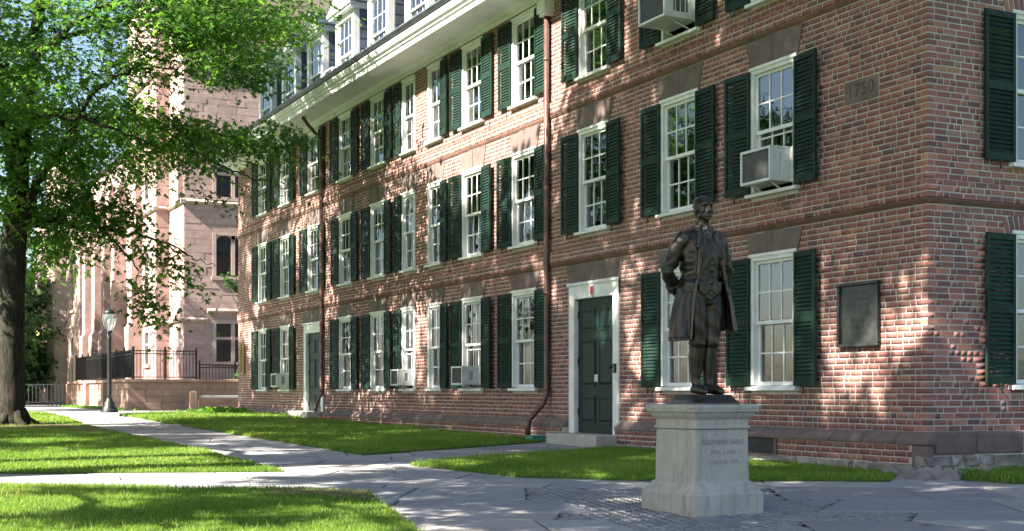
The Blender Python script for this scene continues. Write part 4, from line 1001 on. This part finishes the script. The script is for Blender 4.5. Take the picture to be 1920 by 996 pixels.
def strip(A, p, u0, u1, z, h=.16, o=.16):
    mb = MB(); mb.prism([(0.0, z), (o * .6, z), (o, z + h * .45), (o, z + h * .6), (.0, z + h * 1.3)], lambda a, b, t_: ax(A, p, t_, b, a), u0, u1); gput(mb, 'string_course', 'pink_trim')
for z in (8.97, 14.9):
    strip('Y', 45., 1.41, 8, z); strip('X', 1.57, 44.84, 47.64, z); strip('Y', 47.8, .83, 1.41, z); strip('X', .99, 47.64, 54.5, z)
strip('Y', 45., 1.41, 2.55, 3.98); strip('X', 1.57, 44.84, 47.64, 3.98); strip('Y', 47.8, .83, 1.41, 3.98); strip('X', .99, 47.64, 64.9, 3.98, o=.10); strip('Y', 45., 2.55, 4.85, 4.36); strip('X', .99, 54.5, 64.9, 8.95); strip('X', .35, 65, 84, 9.0); strip('X', .35, 65, 84, 4.6, o=.1)
for yb, dp_ in ((51.3, .5), (55.2, .6), (58.2, .55), (61.1, .55), (63.9, .6)):           # stepped buttresses along the side
    mb = MB()
    for (z0, z1, d_, w_) in ((.3, 4.2, dp_ + .15, .5), (4.2, 8.6, dp_, .45), (8.6, 11.2, dp_ * .6, .4)):
        mb.prism([(0, z0), (d_, z0), (d_, z1 - .25), (d_ * .55, z1 + .2), (0, z1 + .25)], lambda a, b, t_: (.985 - a, t_, b), yb - w_, yb + w_)
    gput(mb, 'buttress', 'pink_stone')
mb = MB(); mb.prism([(0, 9.1), (.5, 9.1), (.5, 11.2), (.02, 12.3), (0, 12.3)], lambda a, b, t_: (1.57 - a * .5, t_, b), 45.05, 46.0); gput(mb, 'buttress', 'pink_stone')
mb = MB(); mb.lathe([(1.15, .3), (1.15, 9.1), (1.3, 9.2), (1.15, 9.4), (1.15, 13.2), (1.3, 13.4), (.1, 16)], 8, (.55, 71.2)); gput(mb, 'turret', 'pink_stone')
mb = MB(); mb.prism([(1.3, 19), (14.2, 19), (13, 22), (2.5, 22)], lambda a, b, t_: (a, t_, b), 45.3, 54.3); mb.prism([(.8, 12.55), (13, 12.55), (7, 18)], lambda a, b, t_: (a, t_, b), 54.5, 65); mb.prism([(.2, 12.15), (13, 12.15), (7, 17)], lambda a, b, t_: (a, t_, b), 65, 84.3); gput(mb, 'roof', 'slate')
mb = MB(); mb.box(1.6, 14, 54.4, 54.5, .3, 19); mb.box(14, 14.1, 45, 84, .3, 12); mb.box(.4, 14, 84, 84.1, .3, 12.2); gput(mb, 'rear_wall', 'pink_stone')
# the tall block that rises over the brick hall's roof
mb = MB(); mb.box(7.6, 22, 58, 74, 8, 40); gput(mb, 'tower', 'pink_stone')
for z in (20.6, 25.8):
    mb = MB(); mb.box(7.45, 22.1, 57.85, 74.1, z, z + .35); gput(mb, 'string_course', 'pink_trim')
for x in (9.6, 12.6, 15.6):
    for z in (21.7, 26.8):
        mb = MB(); mb.box(x, x + 1.5, 57.93, 57.999, z, z + 2.8); w_ = gput(mb, 'window', 'pink_trim'); g = MB(); g.box(x + .15, x + .7, 57.90, 57.93, z + .2, z + 2.6); g.box(x + .8, x + 1.35, 57.90, 57.93, z + .2, z + 2.6); g.build('pane', 'room', w_)
blk = MB(); z = 14.
while z < 31:
    hh_ = random.choice((.35, .42)); x = 7.6
    while x < 15:
        L = random.uniform(.6, 1.2); blk.box(x + .008, x + L - .008, 58 - random.uniform(.012, .03), 58., z + .008, z + hh_ - .008); x += L
    z += hh_
tag(gput(blk, 'ashlar_infill', 'pink_stone'), kind='stuff')

# ------------------------------------------------------------------ terrace wall, railings, bench, bollard, lamp
ter = empty('terrace_wall', (0, 40.4, .3)); tag(ter, 'low brownstone terrace wall carrying an iron railing beside the path', 'wall')
TO = (0, -40.4, -.3)
def tput(mb, name, mat): return mb.build(name, mat, ter, loc=TO)
mb = MB(); mb.box(-1.56, 2.95, 40.42, 40.9, .2, 1.36); mb.box(-1.56, -1.1, 40.9, 55.2, .2, 1.36); mb.box(-1.1, 3, 40.9, 45, .2, 1.28); tput(mb, 'core', 'mortar')
z = .3
for k in range(4):
    x = -1.6
    while x < 2.9:
        L = min(random.uniform(.5, .9), 2.95 - x); mb = MB(); mb.box(x + .006, x + L - .006, 40.40 - random.uniform(0, .015), 40.5, z + .005, z + .265); bevel(tput(mb, 'stone', 'terrace'), .012); x += L
    y = 40.42
    while y < 55.1:
        L = min(random.uniform(.6, 1.1), 55.2 - y); mb = MB(); mb.box(-1.60 - random.uniform(0, .015), -1.5, y + .006, y + L - .006, z + .005, z + .265); bevel(tput(mb, 'stone', 'terrace'), .012); y += L
    z += .268
mb = MB(); mb.box(-1.70, 3., 40.30, 40.95, 1.372, 1.49); mb.box(-1.70, -1.05, 40.95, 55.3, 1.372, 1.49); bevel(tput(mb, 'coping', 'terrace'), .02)
for yb in (44.8, 49.3, 54.6):
    mb = MB(); mb.box(-1.78, -1.603, yb, yb + .55, .2, 1.37); tput(mb, 'pier', 'terrace')
def railing(p0, p1, zb, h, label, grp='iron railings on the terrace'):
    p0, p1 = Vector((*p0, 0)), Vector((*p1, 0)); L = (p1 - p0).length; d = (p1 - p0) / L
    r = empty('iron_railing', (p0.x, p0.y, zb), math.atan2(d.y, d.x)); tag(r, label, 'railing', grp)
    for z in (.08, h - .14, h - .03): m_ = MB(); m_.box(0, L, -.018, .018, z - .018, z + .018); m_.build('rail', 'metal_dark', r)
    n = int(L / 2.0) + 1
    for k in range(n + 1): m_ = MB(); x = L * k / n; m_.box(x - .032, x + .032, -.032, .032, 0, h + .05); m_.ell((x, 0, h + .09), (.045, .045, .05), 8, 6); m_.build('post', 'metal_dark', r)
    m_ = MB(); nb = int(L / .125)
    for k in range(1, nb): x = L * k / nb; m_.box(x - .010, x + .010, -.010, .010, .06, h + .02)
    tag(m_.build('balusters', 'metal_dark', r), kind='stuff')
railing((-1.35, 40.6), (1.05, 40.6), 1.49, 1.12, 'black iron railing along the front of the terrace wall')
railing((-1.35, 54.8), (-1.35, 40.75), 1.49, 1.12, 'long black iron railing running back along the terrace side')
railing((1.35, 41.3), (4.2, 41.3), 1.285, .82, 'low iron railing right of the terrace front, by the stone window')
b_ = empty('stone_bench', (1.75, 38.6, .3)); tag(b_, 'flat stone bench between the bollard and the brick hall', 'bench')
mb = MB(); mb.box(-1.15, 1.2, -.25, .25, .46, .56); bevel(mb.build('seat', 'slab', b_), .015)
for x in (-.9, .9): mb = MB(); mb.box(x - .16, x + .16, -.2, .2, 0, .46); mb.build('leg', 'terrace', b_)
mb = MB(); mb.rings([[(r * a, r * b, z) for a, b in ((-1, -1), (1, -1), (1, 1), (-1, 1))] for r, z in ((.13, 0), (.125, .66), (.10, .72), (.04, .75))]); bo = mb.build('stone_bollard', 'terrace', None, loc=(.42, 38.4, .29)); bevel(bo, .012); tag(bo, 'squat square stone bollard in front of the terrace wall', 'bollard')
lp = empty('lamp_post', (-3.06, 35.86, .295)); tag(lp, 'black iron lamp post with a pear-shaped glass lantern beside the path', 'street lamp')
mb = MB(); mb.smooth = True; mb.lathe([(.30, 0), (.30, .05), (.24, .07), (.23, .16), (.19, .20), (.17, .34), (.12, .40), (.11, .46), (.085, .5)], 16); mb.build('base', 'metal_dark', lp)
mb = MB(); mb.lathe([(.085, .48), (.075, .6), (.07, 2.5), (.085, 2.55), (.06, 2.6), (.06, 2.72), (.11, 2.78), (.11, 2.82)], 14); mb.build('post', 'metal_dark', lp, True)
mb = MB(); mb.lathe([(.10, 2.83), (.19, 3.0), (.235, 3.2), (.22, 3.34), (.17, 3.42)], 18); mb.build('globe', 'lamp_glass', lp, True)
mb = MB(); mb.lathe([(.19, 3.40), (.20, 3.43), (.17, 3.5), (.08, 3.54), (.03, 3.6), (.01, 3.62)], 16); mb.build('cap', 'metal_dark', lp, True)
for k in range(4):
    a = math.pi / 2 * k + .5; mb = MB(); mb.tube([(r * math.cos(a), r * math.sin(a), z) for r, z in ((.11, 2.82), (.20, 3.0), (.247, 3.2), (.232, 3.34), (.18, 3.42))], .012, 6); mb.build('rib', 'metal_dark', lp)
mb = MB(); mb.lathe([(.03, 2.82), (.03, 3.02), (.055, 3.05), (.06, 3.15), (.03, 3.22)], 10); mb.build('bulb', 'ac', lp, True)
# barrier by the far corner, gate and wall in the distance
bar = empty('metal_barrier', (-2.6, 55.5, .3)); tag(bar, 'grey metal crowd barrier standing left of the terrace wall', 'barrier')
mb = MB(); mb.tube([(-1.0, 0, 0), (-1.0, 0, 1.05), (.9, 0, 1.05), (.9, 0, 0)], .03, 8); mb.tube([(-1.0, 0, .2), (.9, 0, .2)], .025, 8); mb.build('frame', 'barrier', bar)
for k in range(1, 11): mb = MB(); x = -1 + 1.9 * k / 11; mb.tube([(x, 0, .2), (x, 0, 1.05)], .017, 6); mb.build('bar', 'barrier', bar)
for x in (-1.0, .9): mb = MB(); mb.box(x - .04, x + .04, -.3, .3, 0, .05); mb.build('foot', 'barrier', bar)
far = empty('brick_wall', (2, 88, .3)); tag(far, 'distant dark boundary wall with iron fencing behind the oak trunk', 'wall')
mb = MB(); mb.box(-14, 6.2, 0, .4, 0, 1.5); mb.build('wall', 'brownstone', far); mb = MB(); mb.box(-14, 6.2, -.05, .45, 1.5, 1.62); mb.build('coping', 'brownstone', far)
mb = MB(); [mb.box(x * .22 - 14, x * .22 - 13.96, .18, .22, 1.6, 3.6) for x in range(92)]; mb.box(-14, 6.2, .17, .23, 3.3, 3.36); mb.box(-14, 6.2, .17, .23, 1.8, 1.86); tag(mb.build('fence_bars', 'metal_dark', far), kind='stuff')
fb = empty('brick_house', (3, 112, .3)); tag(fb, 'far red brick building glimpsed through the gate beside the oak trunk', 'building')
mb = MB(); mb.box(-14, 8, 0, 10, 0, 7); mb.build('wall', 'terrace', fb); mb = MB(); mb.prism([(-14.4, 7), (8.4, 7), (6, 9.5), (-12, 9.5)], lambda a, b, t_: (a, t_, b), -.4, 10.4); mb.build('roof', 'slate', fb)
for k in range(7):
    for z in (1.2, 4.2): mb = MB(); mb.box(-12.5 + 3 * k, -11.3 + 3 * k, -.04, .0, z, z + 1.8); w_ = mb.build('window', 'white', fb); g = MB(); g.box(-12.4 + 3 * k, -11.4 + 3 * k, -.06, -.041, z + .1, z + 1.7); g.build('pane', 'glass', w_)
wl_ = empty('wall_lantern', (.32, 80.4, 4.7)); tag(wl_, 'small glowing yellow lantern on the shaded stone wing', 'lamp')
mb = MB(); mb.box(-.30, .04, -.05, .05, .35, .42); mb.box(-.42, -.12, -.16, .16, .28, .35); mb.build('bracket', 'metal_dark', wl_); mb = MB(); mb.box(-.38, -.16, -.12, .12, -.12, .28); mb.build('glass', 'lit', wl_)

# ------------------------------------------------------------------ trees and plants
LEAF = np.array([(0, 0), (.34, .30), (.10, .42), (.44, .72), (.11, .72), (0, 1), (-.11, .72), (-.44, .72), (-.10, .42), (-.34, .30)])
LTRI = np.array([(0, 1, 2), (2, 3, 4), (4, 5, 6), (6, 7, 8), (8, 9, 0), (0, 2, 8), (2, 4, 6), (2, 6, 8)])
def leaves(P, Dn, size, tone, mat, r):
    """P positions, Dn outward directions, tone 0..1 per leaf"""
    n = len(P); th = r.uniform(0, 2 * np.pi, n)
    ax_ = np.stack([np.cos(th), np.sin(th), r.normal(-.25, .35, n)], 1) + Dn * .5; ax_ /= np.linalg.norm(ax_, axis=1)[:, None]
    nr = np.stack([r.normal(0, .55, n), r.normal(0, .55, n), np.ones(n)], 1); sd = np.cross(nr, ax_); sd /= np.linalg.norm(sd, axis=1)[:, None]; up = np.cross(ax_, sd)
    s = size * r.uniform(.6, 1.25, n)
    V = P[:, None, :] + s[:, None, None] * (LEAF[None, :, :1] * sd[:, None, :] + LEAF[None, :, 1:] * ax_[:, None, :] - (.35 * np.abs(LEAF[None, :, :1]) + .22 * LEAF[None, :, 1:] ** 2 - .1) * up[:, None, :])
    F = (LTRI[None] + (np.arange(n) * 10)[:, None, None]).reshape(-1, 3)
    return np_mesh('crown', V.reshape(-1, 3), F, mat, np.repeat(tone, 10))
def curve_pts(pts, n=6):
    """smooth polyline through control points (x, y, z, r)"""
    p = np.array(pts, float); out = []
    for i in range(len(p) - 1):
        p0, p1, p2, p3 = p[max(i - 1, 0)], p[i], p[i + 1], p[min(i + 2, len(p) - 1)]
        for k in range(n):
            t_ = k / n; out.append(.5 * (2 * p1 + (p2 - p0) * t_ + (2 * p0 - 5 * p1 + 4 * p2 - p3) * t_ ** 2 + (3 * p1 - p0 - 3 * p2 + p3) * t_ ** 3))
    out.append(p[-1]); return np.array(out)
def tree(name, limbs, blobs, n_spray, per, size, spread, mat, seed, loc=(0, 0, 0), rz=0, extra=()):
    """limbs: control polylines (first is the trunk); blobs: (cx, cy, cz, rx, ry, rz, weight) crown masses"""
    r = np.random.default_rng(seed); rt_ = empty(name, loc, rz)
    nodes = []; wood = MB(); wood.smooth = True
    for k, L in enumerate(limbs):
        c = curve_pts(L); c[1:, :3] += r.normal(0, .012 + .02 * (k > 0), (len(c) - 1, 3))
        if k == 0:
            tm = MB(); tm.tube([tuple(q[:3]) for q in c], [max(q[3], .01) for q in c], 16); trunk = tm.build('trunk', 'bark', rt_, True)
        else: wood.tube([tuple(q[:3]) for q in c], [max(q[3], .008) for q in c], 8)
        nodes += [tuple(q) for q in c[len(c) // (3 if k == 0 else 6):]]
    nodes = np.array(nodes)
    wts = np.array([b[6] for b in blobs], float); wts /= wts.sum()
    C = []
    for b, w in zip(blobs, wts):
        m = int(n_spray * w); u = r.normal(size=(m, 3)); u /= np.linalg.norm(u, axis=1)[:, None]
        rad = r.uniform(.18, 1, m) ** .55
        C.append(np.array(b[:3]) + u * rad[:, None] * np.array(b[3:6]))
    C = np.concatenate(C + [np.array(extra).reshape(-1, 3)])
    mid = np.average(np.array([b[:3] for b in blobs]), axis=0, weights=wts)
    Pn, Dn, Tn = [], [], []
    d0 = np.array([np.linalg.norm(nodes[:, :3] - c, axis=1).min() for c in C]); C = C[np.argsort(d0)]
    N = np.zeros((len(nodes) + 2 * len(C), 4)); N[:len(nodes)] = nodes; nn = len(nodes)
    for c in C:
        dd = np.linalg.norm((N[:nn, :3] - c) * [1, 1, 1.4], axis=1); nd = N[dd.argmin()].copy(); a = nd[:3]
        m = (a + c) / 2 + r.normal(0, .12, 3) + [0, 0, .12 * np.linalg.norm(c - a) * .5]
        r0 = max(min(nd[3] * .6, .035), .007); wood.tube([tuple(a), tuple(m), tuple(c)], [r0, r0 * .75, r0 * .45], 4)
        N[nn] = (*m, r0 * .75); N[nn + 1] = (*c, r0 * .55); nn += 2
        k = max(3, int(per * r.uniform(.5, 1.5))); out = c - mid; out[2] *= .3; out /= np.linalg.norm(out) + 1e-6
        al = r.normal(0, spread, k) + spread * .3; la = r.normal(0, spread * .75, k); sd = np.array([-out[1], out[0], 0])
        P = c + al[:, None] * out + la[:, None] * sd; P[:, 2] += r.normal(0, spread * .22, k) - .22 * (al ** 2 + la ** 2) / (spread + .3)
        Pn.append(P); Dn.append(np.repeat(out[None], k, 0)); Tn.append(np.clip(r.normal(.45, .22) + r.normal(0, .16, k), 0, 1))
    put('crown', leaves(np.concatenate(Pn), np.concatenate(Dn), size, np.concatenate(Tn), mat, r), rt_)
    wood.build('branch', 'bark', rt_, True)
    return rt_
def copy_tree(src, loc, rz, s=1., label='', sz=None):
    o = src.copy(); COL.objects.link(o); o.location = loc; o.rotation_euler = (0, 0, rz); o.scale = (s, s, sz or s); o['label'] = label
    for ch in src.children: c = ch.copy(); COL.objects.link(c); c.parent = o
    return o
# the oak at the left; local x = towards the right of the picture, local y = away
def pic(px, py, dy=0.):     # metres from the trunk foot, 85.7 px to the metre there
    return ((px - 22) / 85.7, dy, (800 - py) / 85.7)
def limb(*p): return [(*pic(a, b, dy), r) for a, b, dy, r in p]
OAK = [
 limb((22, 815, 0, .42), (22, 790, 0, .335), (20, 740, 0, .30), (20, 620, 0, .28), (24, 480, 0, .275), (30, 390, 0, .25), (40, 280, 0, .19), (46, 190, 0.1, .17), (58, 90, .2, .14), (70, -40, .3, .11), (80, -180, .3, .07), (85, -330, .2, .03)),
 limb((38, 430, 0, .15), (60, 395, -.3, .115), (95, 345, -.6, .10), (112, 318, -.8, .09), (160, 280, -1.0, .08), (180, 235, -1.1, .06), (230, 190, -1.4, .05), (300, 170, -1.8, .03), (380, 180, -2.2, .015)),
 limb((28, 330, 0, .14), (10, 260, .1, .12), (-10, 180, .2, .11), (-60, 90, .2, .08), (-110, -40, 0, .04)),
 limb((34, 410, 0, .10), (80, 412, .8, .075), (150, 415, 1.6, .05), (230, 430, 2.3, .03), (300, 455, 2.8, .014)),
 limb((42, 250, 0, .09), (90, 195, .8, .07), (150, 205, 1.4, .06), (215, 190, 2.0, .05), (290, 230, 2.6, .035), (380, 280, 3.0, .02), (440, 300, 3.2, .01)),
 limb((50, 180, 0, .08), (100, 120, -.8, .065), (180, 90, -1.6, .05), (290, 60, -2.4, .035), (420, 70, -3, .02), (500, 110, -3.3, .01)),
 limb((56, 110, 0, .08), (120, 40, 1, .06), (230, -10, 2, .045), (360, -30, 2.6, .03), (480, 0, 3, .012)),
 limb((46, 215, 0, .08), (90, 240, -1.2, .06), (180, 260, -2.2, .05), (270, 290, -3, .03), (360, 330, -3.6, .014)),
 limb((70, -30, 0, .08), (170, -120, -.8, .06), (300, -170, -1.2, .04), (420, -160, -1.4, .02)),
 limb((40, 290, 0, .08), (60, 250, -2, .06), (110, 215, -3.6, .04), (170, 225, -4.8, .02)),
 limb((40, 280, 0, .08), (50, 230, 2.2, .06), (90, 190, 4.2, .04), (130, 200, 5.6, .02)),
 limb((30, 350, 0, .08), (-40, 330, -.6, .06), (-120, 320, -1, .04), (-200, 340, -1.3, .02)),
 limb((240, 432, 2.3, .028), (275, 450, 2.4, .018), (320, 472, 2.3, .012), (360, 482, 2.2, .006)),
 limb((150, 415, 1.6, .03), (190, 460, 1.6, .02), (235, 520, 1.5, .012), (240, 575, 1.5, .006)),
]
BLOBS = []
def blob(px, py, dy, rx, ry, rz_, w): x, y, z = pic(px, py, dy); BLOBS.append((x, y, z, rx, ry, rz_, w))
blob(60, 330, 0, 1.5, 3.4, 1.2, .9); blob(150, 230, -1, 2.0, 2.6, 1.2, 1.0); blob(300, 110, -1.5, 1.9, 2.4, .9, 1.0); blob(440, 90, -2.2, 1.25, 1.6, .75, .7)
blob(280, 245, 1, 1.7, 2.2, .6, .85); blob(420, 225, 2.6, 1.4, 1.2, .42, .45); blob(140, 390, 1.2, 1.4, 1.9, .5, .5); blob(255, 465, 2.0, .6, .9, .42, .12); blob(236, 545, 1.6, .42, .5, .45, .10); blob(500, 190, -3, .75, .8, .42, .3)
blob(180, -20, 0, 2.6, 3.6, 1.1, 1.3); blob(420, -10, 1.5, 2.1, 2.2, .6, .9); blob(60, -160, 0, 3.4, 4.0, 1.8, 1.5); blob(-60, 120, 0, 2.0, 3.4, 2.0, 1.1); blob(-110, 320, -.6, 1.5, 2.2, 1.0, .6); blob(60, 180, 4.4, 2.2, 1.6, 1.5, .8); blob(80, 200, -4.0, 1.7, 1.5, 1.0, .7); blob(240, -190, -.6, 3, 3, 1.2, .9); blob(40, 440, 1.5, 1.0, 1.6, .7, .35)
XT = [pic(350, 345, 2.6), pic(330, 335, 2.6), pic(430, 330, 3), pic(455, 300, 3), pic(300, 500, 2.2), pic(305, 520, 2.2), pic(225, 590, 1.6), pic(250, 600, 1.6), pic(520, 210, -3), pic(545, 195, -3), pic(530, 170, -3), pic(500, 10, -2), pic(540, 8, -2), pic(470, 20, -2)]
oak = tree('oak_tree', OAK, BLOBS, 1500, 30, .150, .36, 'leaf', 11, (-7.96, 19.35, gz(19.35) + .04), R(-26.47), XT)
tag(oak, 'big spreading oak whose trunk stands on the lawn at the left edge', 'tree')
for a in (0.4, 1.5, 2.6, 3.5, 4.5, 5.5):           # root flare
    mb = MB(); mb.tube([(.18 * math.cos(a), .18 * math.sin(a), .30), (.33 * math.cos(a), .33 * math.sin(a), .08), (.62 * math.cos(a + .1), .62 * math.sin(a + .1), -.03)], [.13, .10, .04], 8); mb.build('root', 'bark', oak, True)
# tall trees of the yard that throw the dappled shade
GEN = [[(0, 0, -.2, .5), (0, 0, .6, .36), (.1, 0, 4, .3), (.1, .1, 7.5, .24), (.2, 0, 11, .16), (.1, .1, 15, .06), (.1, .1, 17.5, .02)]]
rg_ = random.Random(5)
for k in range(15):
    a = k * 2.4 + rg_.uniform(-.3, .3); z = 6.4 + k * .65; L = rg_.uniform(3.2, 5.2) * (1 - .35 * max(0, (z - 11) / 6)); up_ = rg_.uniform(.5, 2.2)
    GEN.append([(.1, .05, z, .12), (L * .35 * math.cos(a), L * .35 * math.sin(a), z + up_ * .5, .08), (L * .7 * math.cos(a + .15), L * .7 * math.sin(a + .15), z + up_ * .85, .05), (L * math.cos(a + .1), L * math.sin(a + .1), z + up_, .015)])
GB = [(0, 0, 13, 5.2, 5.2, 5.2, 2.2), (2.5, 2, 10.2, 3, 3, 1.8, .7), (-2.8, 1, 10.6, 3, 3, 1.8, .7), (.5, -3, 10, 3, 2.6, 1.8, .7)]
rq = np.random.default_rng(4); GC = []
while len(GC) < 58:                       # separate foliage masses with open air between them
    u = rq.normal(size=3); u /= np.linalg.norm(u); p = np.array([0, 0, 13.2]) + u * rq.uniform(.25, 1) ** .5 * np.array([4.9, 4.9, 5.0])
    if all(np.linalg.norm((p - q[:3]) * [1, 1, 1.3]) > 1.05 for q in GC): r_ = rq.uniform(.6, 1.15); GC.append((*p, r_, r_, r_ * .6, r_ ** 2))
shade = tree('elm_tree', GEN, GC, 1000, 30, .20, .26, 'leaf', 23)
bush = tree('maple_tree', [[(0, 0, -.2, .3), (0, 0, 1, .22), (.1, 0, 3, .17), (0, .1, 6, .1), (0, 0, 8.5, .03)]] + [[(0, 0, 1.2 + .5 * k, .07), (1.5 * math.cos(k * 2.2), 1.5 * math.sin(k * 2.2), 2 + .6 * k, .04), (2.7 * math.cos(k * 2.2), 2.7 * math.sin(k * 2.2), 2.4 + .6 * k, .015)] for k in range(9)],
            [(0, 0, 4.6, 3.1, 3.1, 4.2, 1), (0, 0, 2.2, 2.8, 2.8, 1.8, .5)], 620, 34, .26, .42, 'leaf2', 31, (-2.9, 72, .3))
tag(bush, 'dark leafy tree filling the gap behind the oak trunk', 'tree', 'trees beyond the oak')
copy_tree(bush, (3.2, 96, .3), 1.3, 1.25, 'paler leafy tree farther back beside the shaded stone wing')
copy_tree(bush, (-6.2, 58, .3), .4, 1.0, 'leafy tree just left of the oak trunk, beyond the lawn')
copy_tree(bush, (-5.5, 84, .3), 2.6, 1.4, 'wide leafy tree at the left edge behind the oak')
SHADE = [  # x, y, rz, scale, what it is next to
 ((-14.5, -4.37), 5.22, 1.25, 'tallest elm left of the camera, nearest the foreground lawn'),
 ((-14.5, 5.59), -.57, 1.01, 'tall elm on the oak lawn just left of the picture'),
 ((-14.5, 3.58), 6.82, 1.11, 'tall elm close beside another one left of the picture'),
 ((-14.47, -1.32), 5.57, .61, 'young elm between the tall ones left of the picture'),
 ((-20.7, 11.27), .02, 1.15, 'tall elm farther out on the oak lawn'),
 ((-17.08, -6.27), 4.46, 1.25, 'tall elm standing behind the camera'),
 ((-12.0, 26.39), 3.43, 1.19, 'tall elm past the oak on the left lawn'),
 ((-12.5, 41.0), .7, .95, 'tall elm opposite the terrace wall'),
 ((-12.5, 55.0), 4.2, .95, 'tall elm opposite the side of the stone hall'),
 ((-11.0, 69.0), 2.0, 1.0, 'tall elm shading the far stone wing'),
 ((-11.5, 78.5), 3.7, 1.0, 'tall elm at the far end beside the stone wing'),
 ((-9.5, 73.5), .5, .9, 'middle one of the elms shading the stone wing'),
 ((-46.0, -6.0), .9, 1.3, 'tall elm in the row across the yard, near end'),
 ((-46.0, 8.0), 2.2, 1.3, 'tall elm in the middle of the row across the yard'),
 ((-46.0, 24.0), 3.4, 1.3, 'tall elm at the far end of the row across the yard'),
]
for k, ((x, y), rz_, s_, lab) in enumerate(SHADE):
    if k == 0:
        shade.location = (x, y, gz(y)); shade.rotation_euler.z = rz_; shade.scale = (s_,) * 3; tag(shade, lab, 'tree', 'tall elms of the yard')
    else: copy_tree(shade, (x, y, gz(y)), rz_, s_, lab)
# hosta clump at the far corner, small shrub, ground cover
def clump(name, c, n, L, wdt, mat, seed, up=.7):
    r = np.random.default_rng(seed); V, F, T = [], [], []
    for k in range(n):
        a = r.uniform(0, 6.28); l = L * r.uniform(.5, 1.1); w = wdt * r.uniform(.6, 1.2); b = np.array([c[0] + r.normal(0, c[3]), c[1] + r.normal(0, c[4]), c[2]]); d = np.array([math.cos(a), math.sin(a), 0]); s = np.array([-d[1], d[0], 0]); o = len(V)
        el = r.uniform(.3, up + .5)
        for q, ww in ((0, .2), (.4, 1), (.75, .8), (1, .05)):
            p = b + d * l * q * math.cos(el) + np.array([0, 0, l * q * math.sin(el) - .5 * l * q * q * .9 + .02]); V += [p - s * w / 2 * ww, p + s * w / 2 * ww]
        F += [(o + 2 * i, o + 2 * i + 1, o + 2 * i + 3, o + 2 * i + 2) for i in range(3)]; T += [r.uniform(0, 1)] * 8
    return put(name, np_mesh(name, np.array(V), np.array(F), mat, T))
tag(clump('hosta_bed', (-.75, 29.6, .33, .45, .75), 420, .42, .16, 'hosta', 3), 'bright green hosta clump at the far foot of the brick hall', 'plant')
tag(clump('ground_cover', (-1.95, 47.5, .3, .18, 3.4), 1500, .22, .07, 'hosta', 4), 'low leafy ground cover along the foot of the terrace wall', 'ground cover', kind='stuff')
kb = MB(); kb.box(-1.55, -.1, 30.85, 31.0, .25, .42); o = kb.build('planting_kerb', 'granite'); tag(o, 'short pale stone edging behind the hosta clump', 'kerb')
sap = tree('young_shrub', [[(0, 0, -.1, .05), (.05, 0, 1.2, .04), (0, .05, 2.6, .03), (-.1, 0, 4.6, .012)], [(.02, 0, 2.2, .025), (-.4, -.1, 4.0, .015), (-.9, -.1, 4.9, .008)]], [(-.35, 0, 4.7, .55, .3, .25, .35), (.1, 0, 1.5, .4, .4, .7, .6)], 34, 26, .15, .20, 'leaf2', 9, (2.35, 38.0, .3))
tag(sap, 'thin young shrub beside the far corner of the brick hall', 'shrub')

r = np.random.default_rng(77); n = 420
P = np.stack([r.uniform(-10.5, 1, n), r.uniform(-4, 18, n)], 1); P = P[~((P[:, 0] > -.2) & (P[:, 1] > -.3))]
on = np.zeros(len(P), bool)
for lp_ in LAWN.values(): on |= inside(P, lp_)
Z = np.array([gz(v) for v in P[:, 1]]) + np.where(on, .065, .03)
M['litter'] = leafy('dry_leaf', [(0, (.10, .06, .03)), (.6, (.22, .13, .06)), (1, (.16, .19, .06))], (1, 1, 1), .2)
me = leaves(np.column_stack([P, Z]), np.zeros((len(P), 3)), .075, r.uniform(0, 1, len(P)), 'litter', r)
co = np.empty(len(me.vertices) * 3, np.float32); me.vertices.foreach_get('co', co); co = co.reshape(-1, 10, 3); m_ = co.mean(1, keepdims=True); co[..., 2] = m_[..., 2] + (co[..., 2] - m_[..., 2]) * .25; me.vertices.foreach_set('co', co.ravel()); me.update()
tag(put('leaf_litter', me), 'few dry fallen leaves scattered over lawn and paving', 'leaves', kind='stuff')
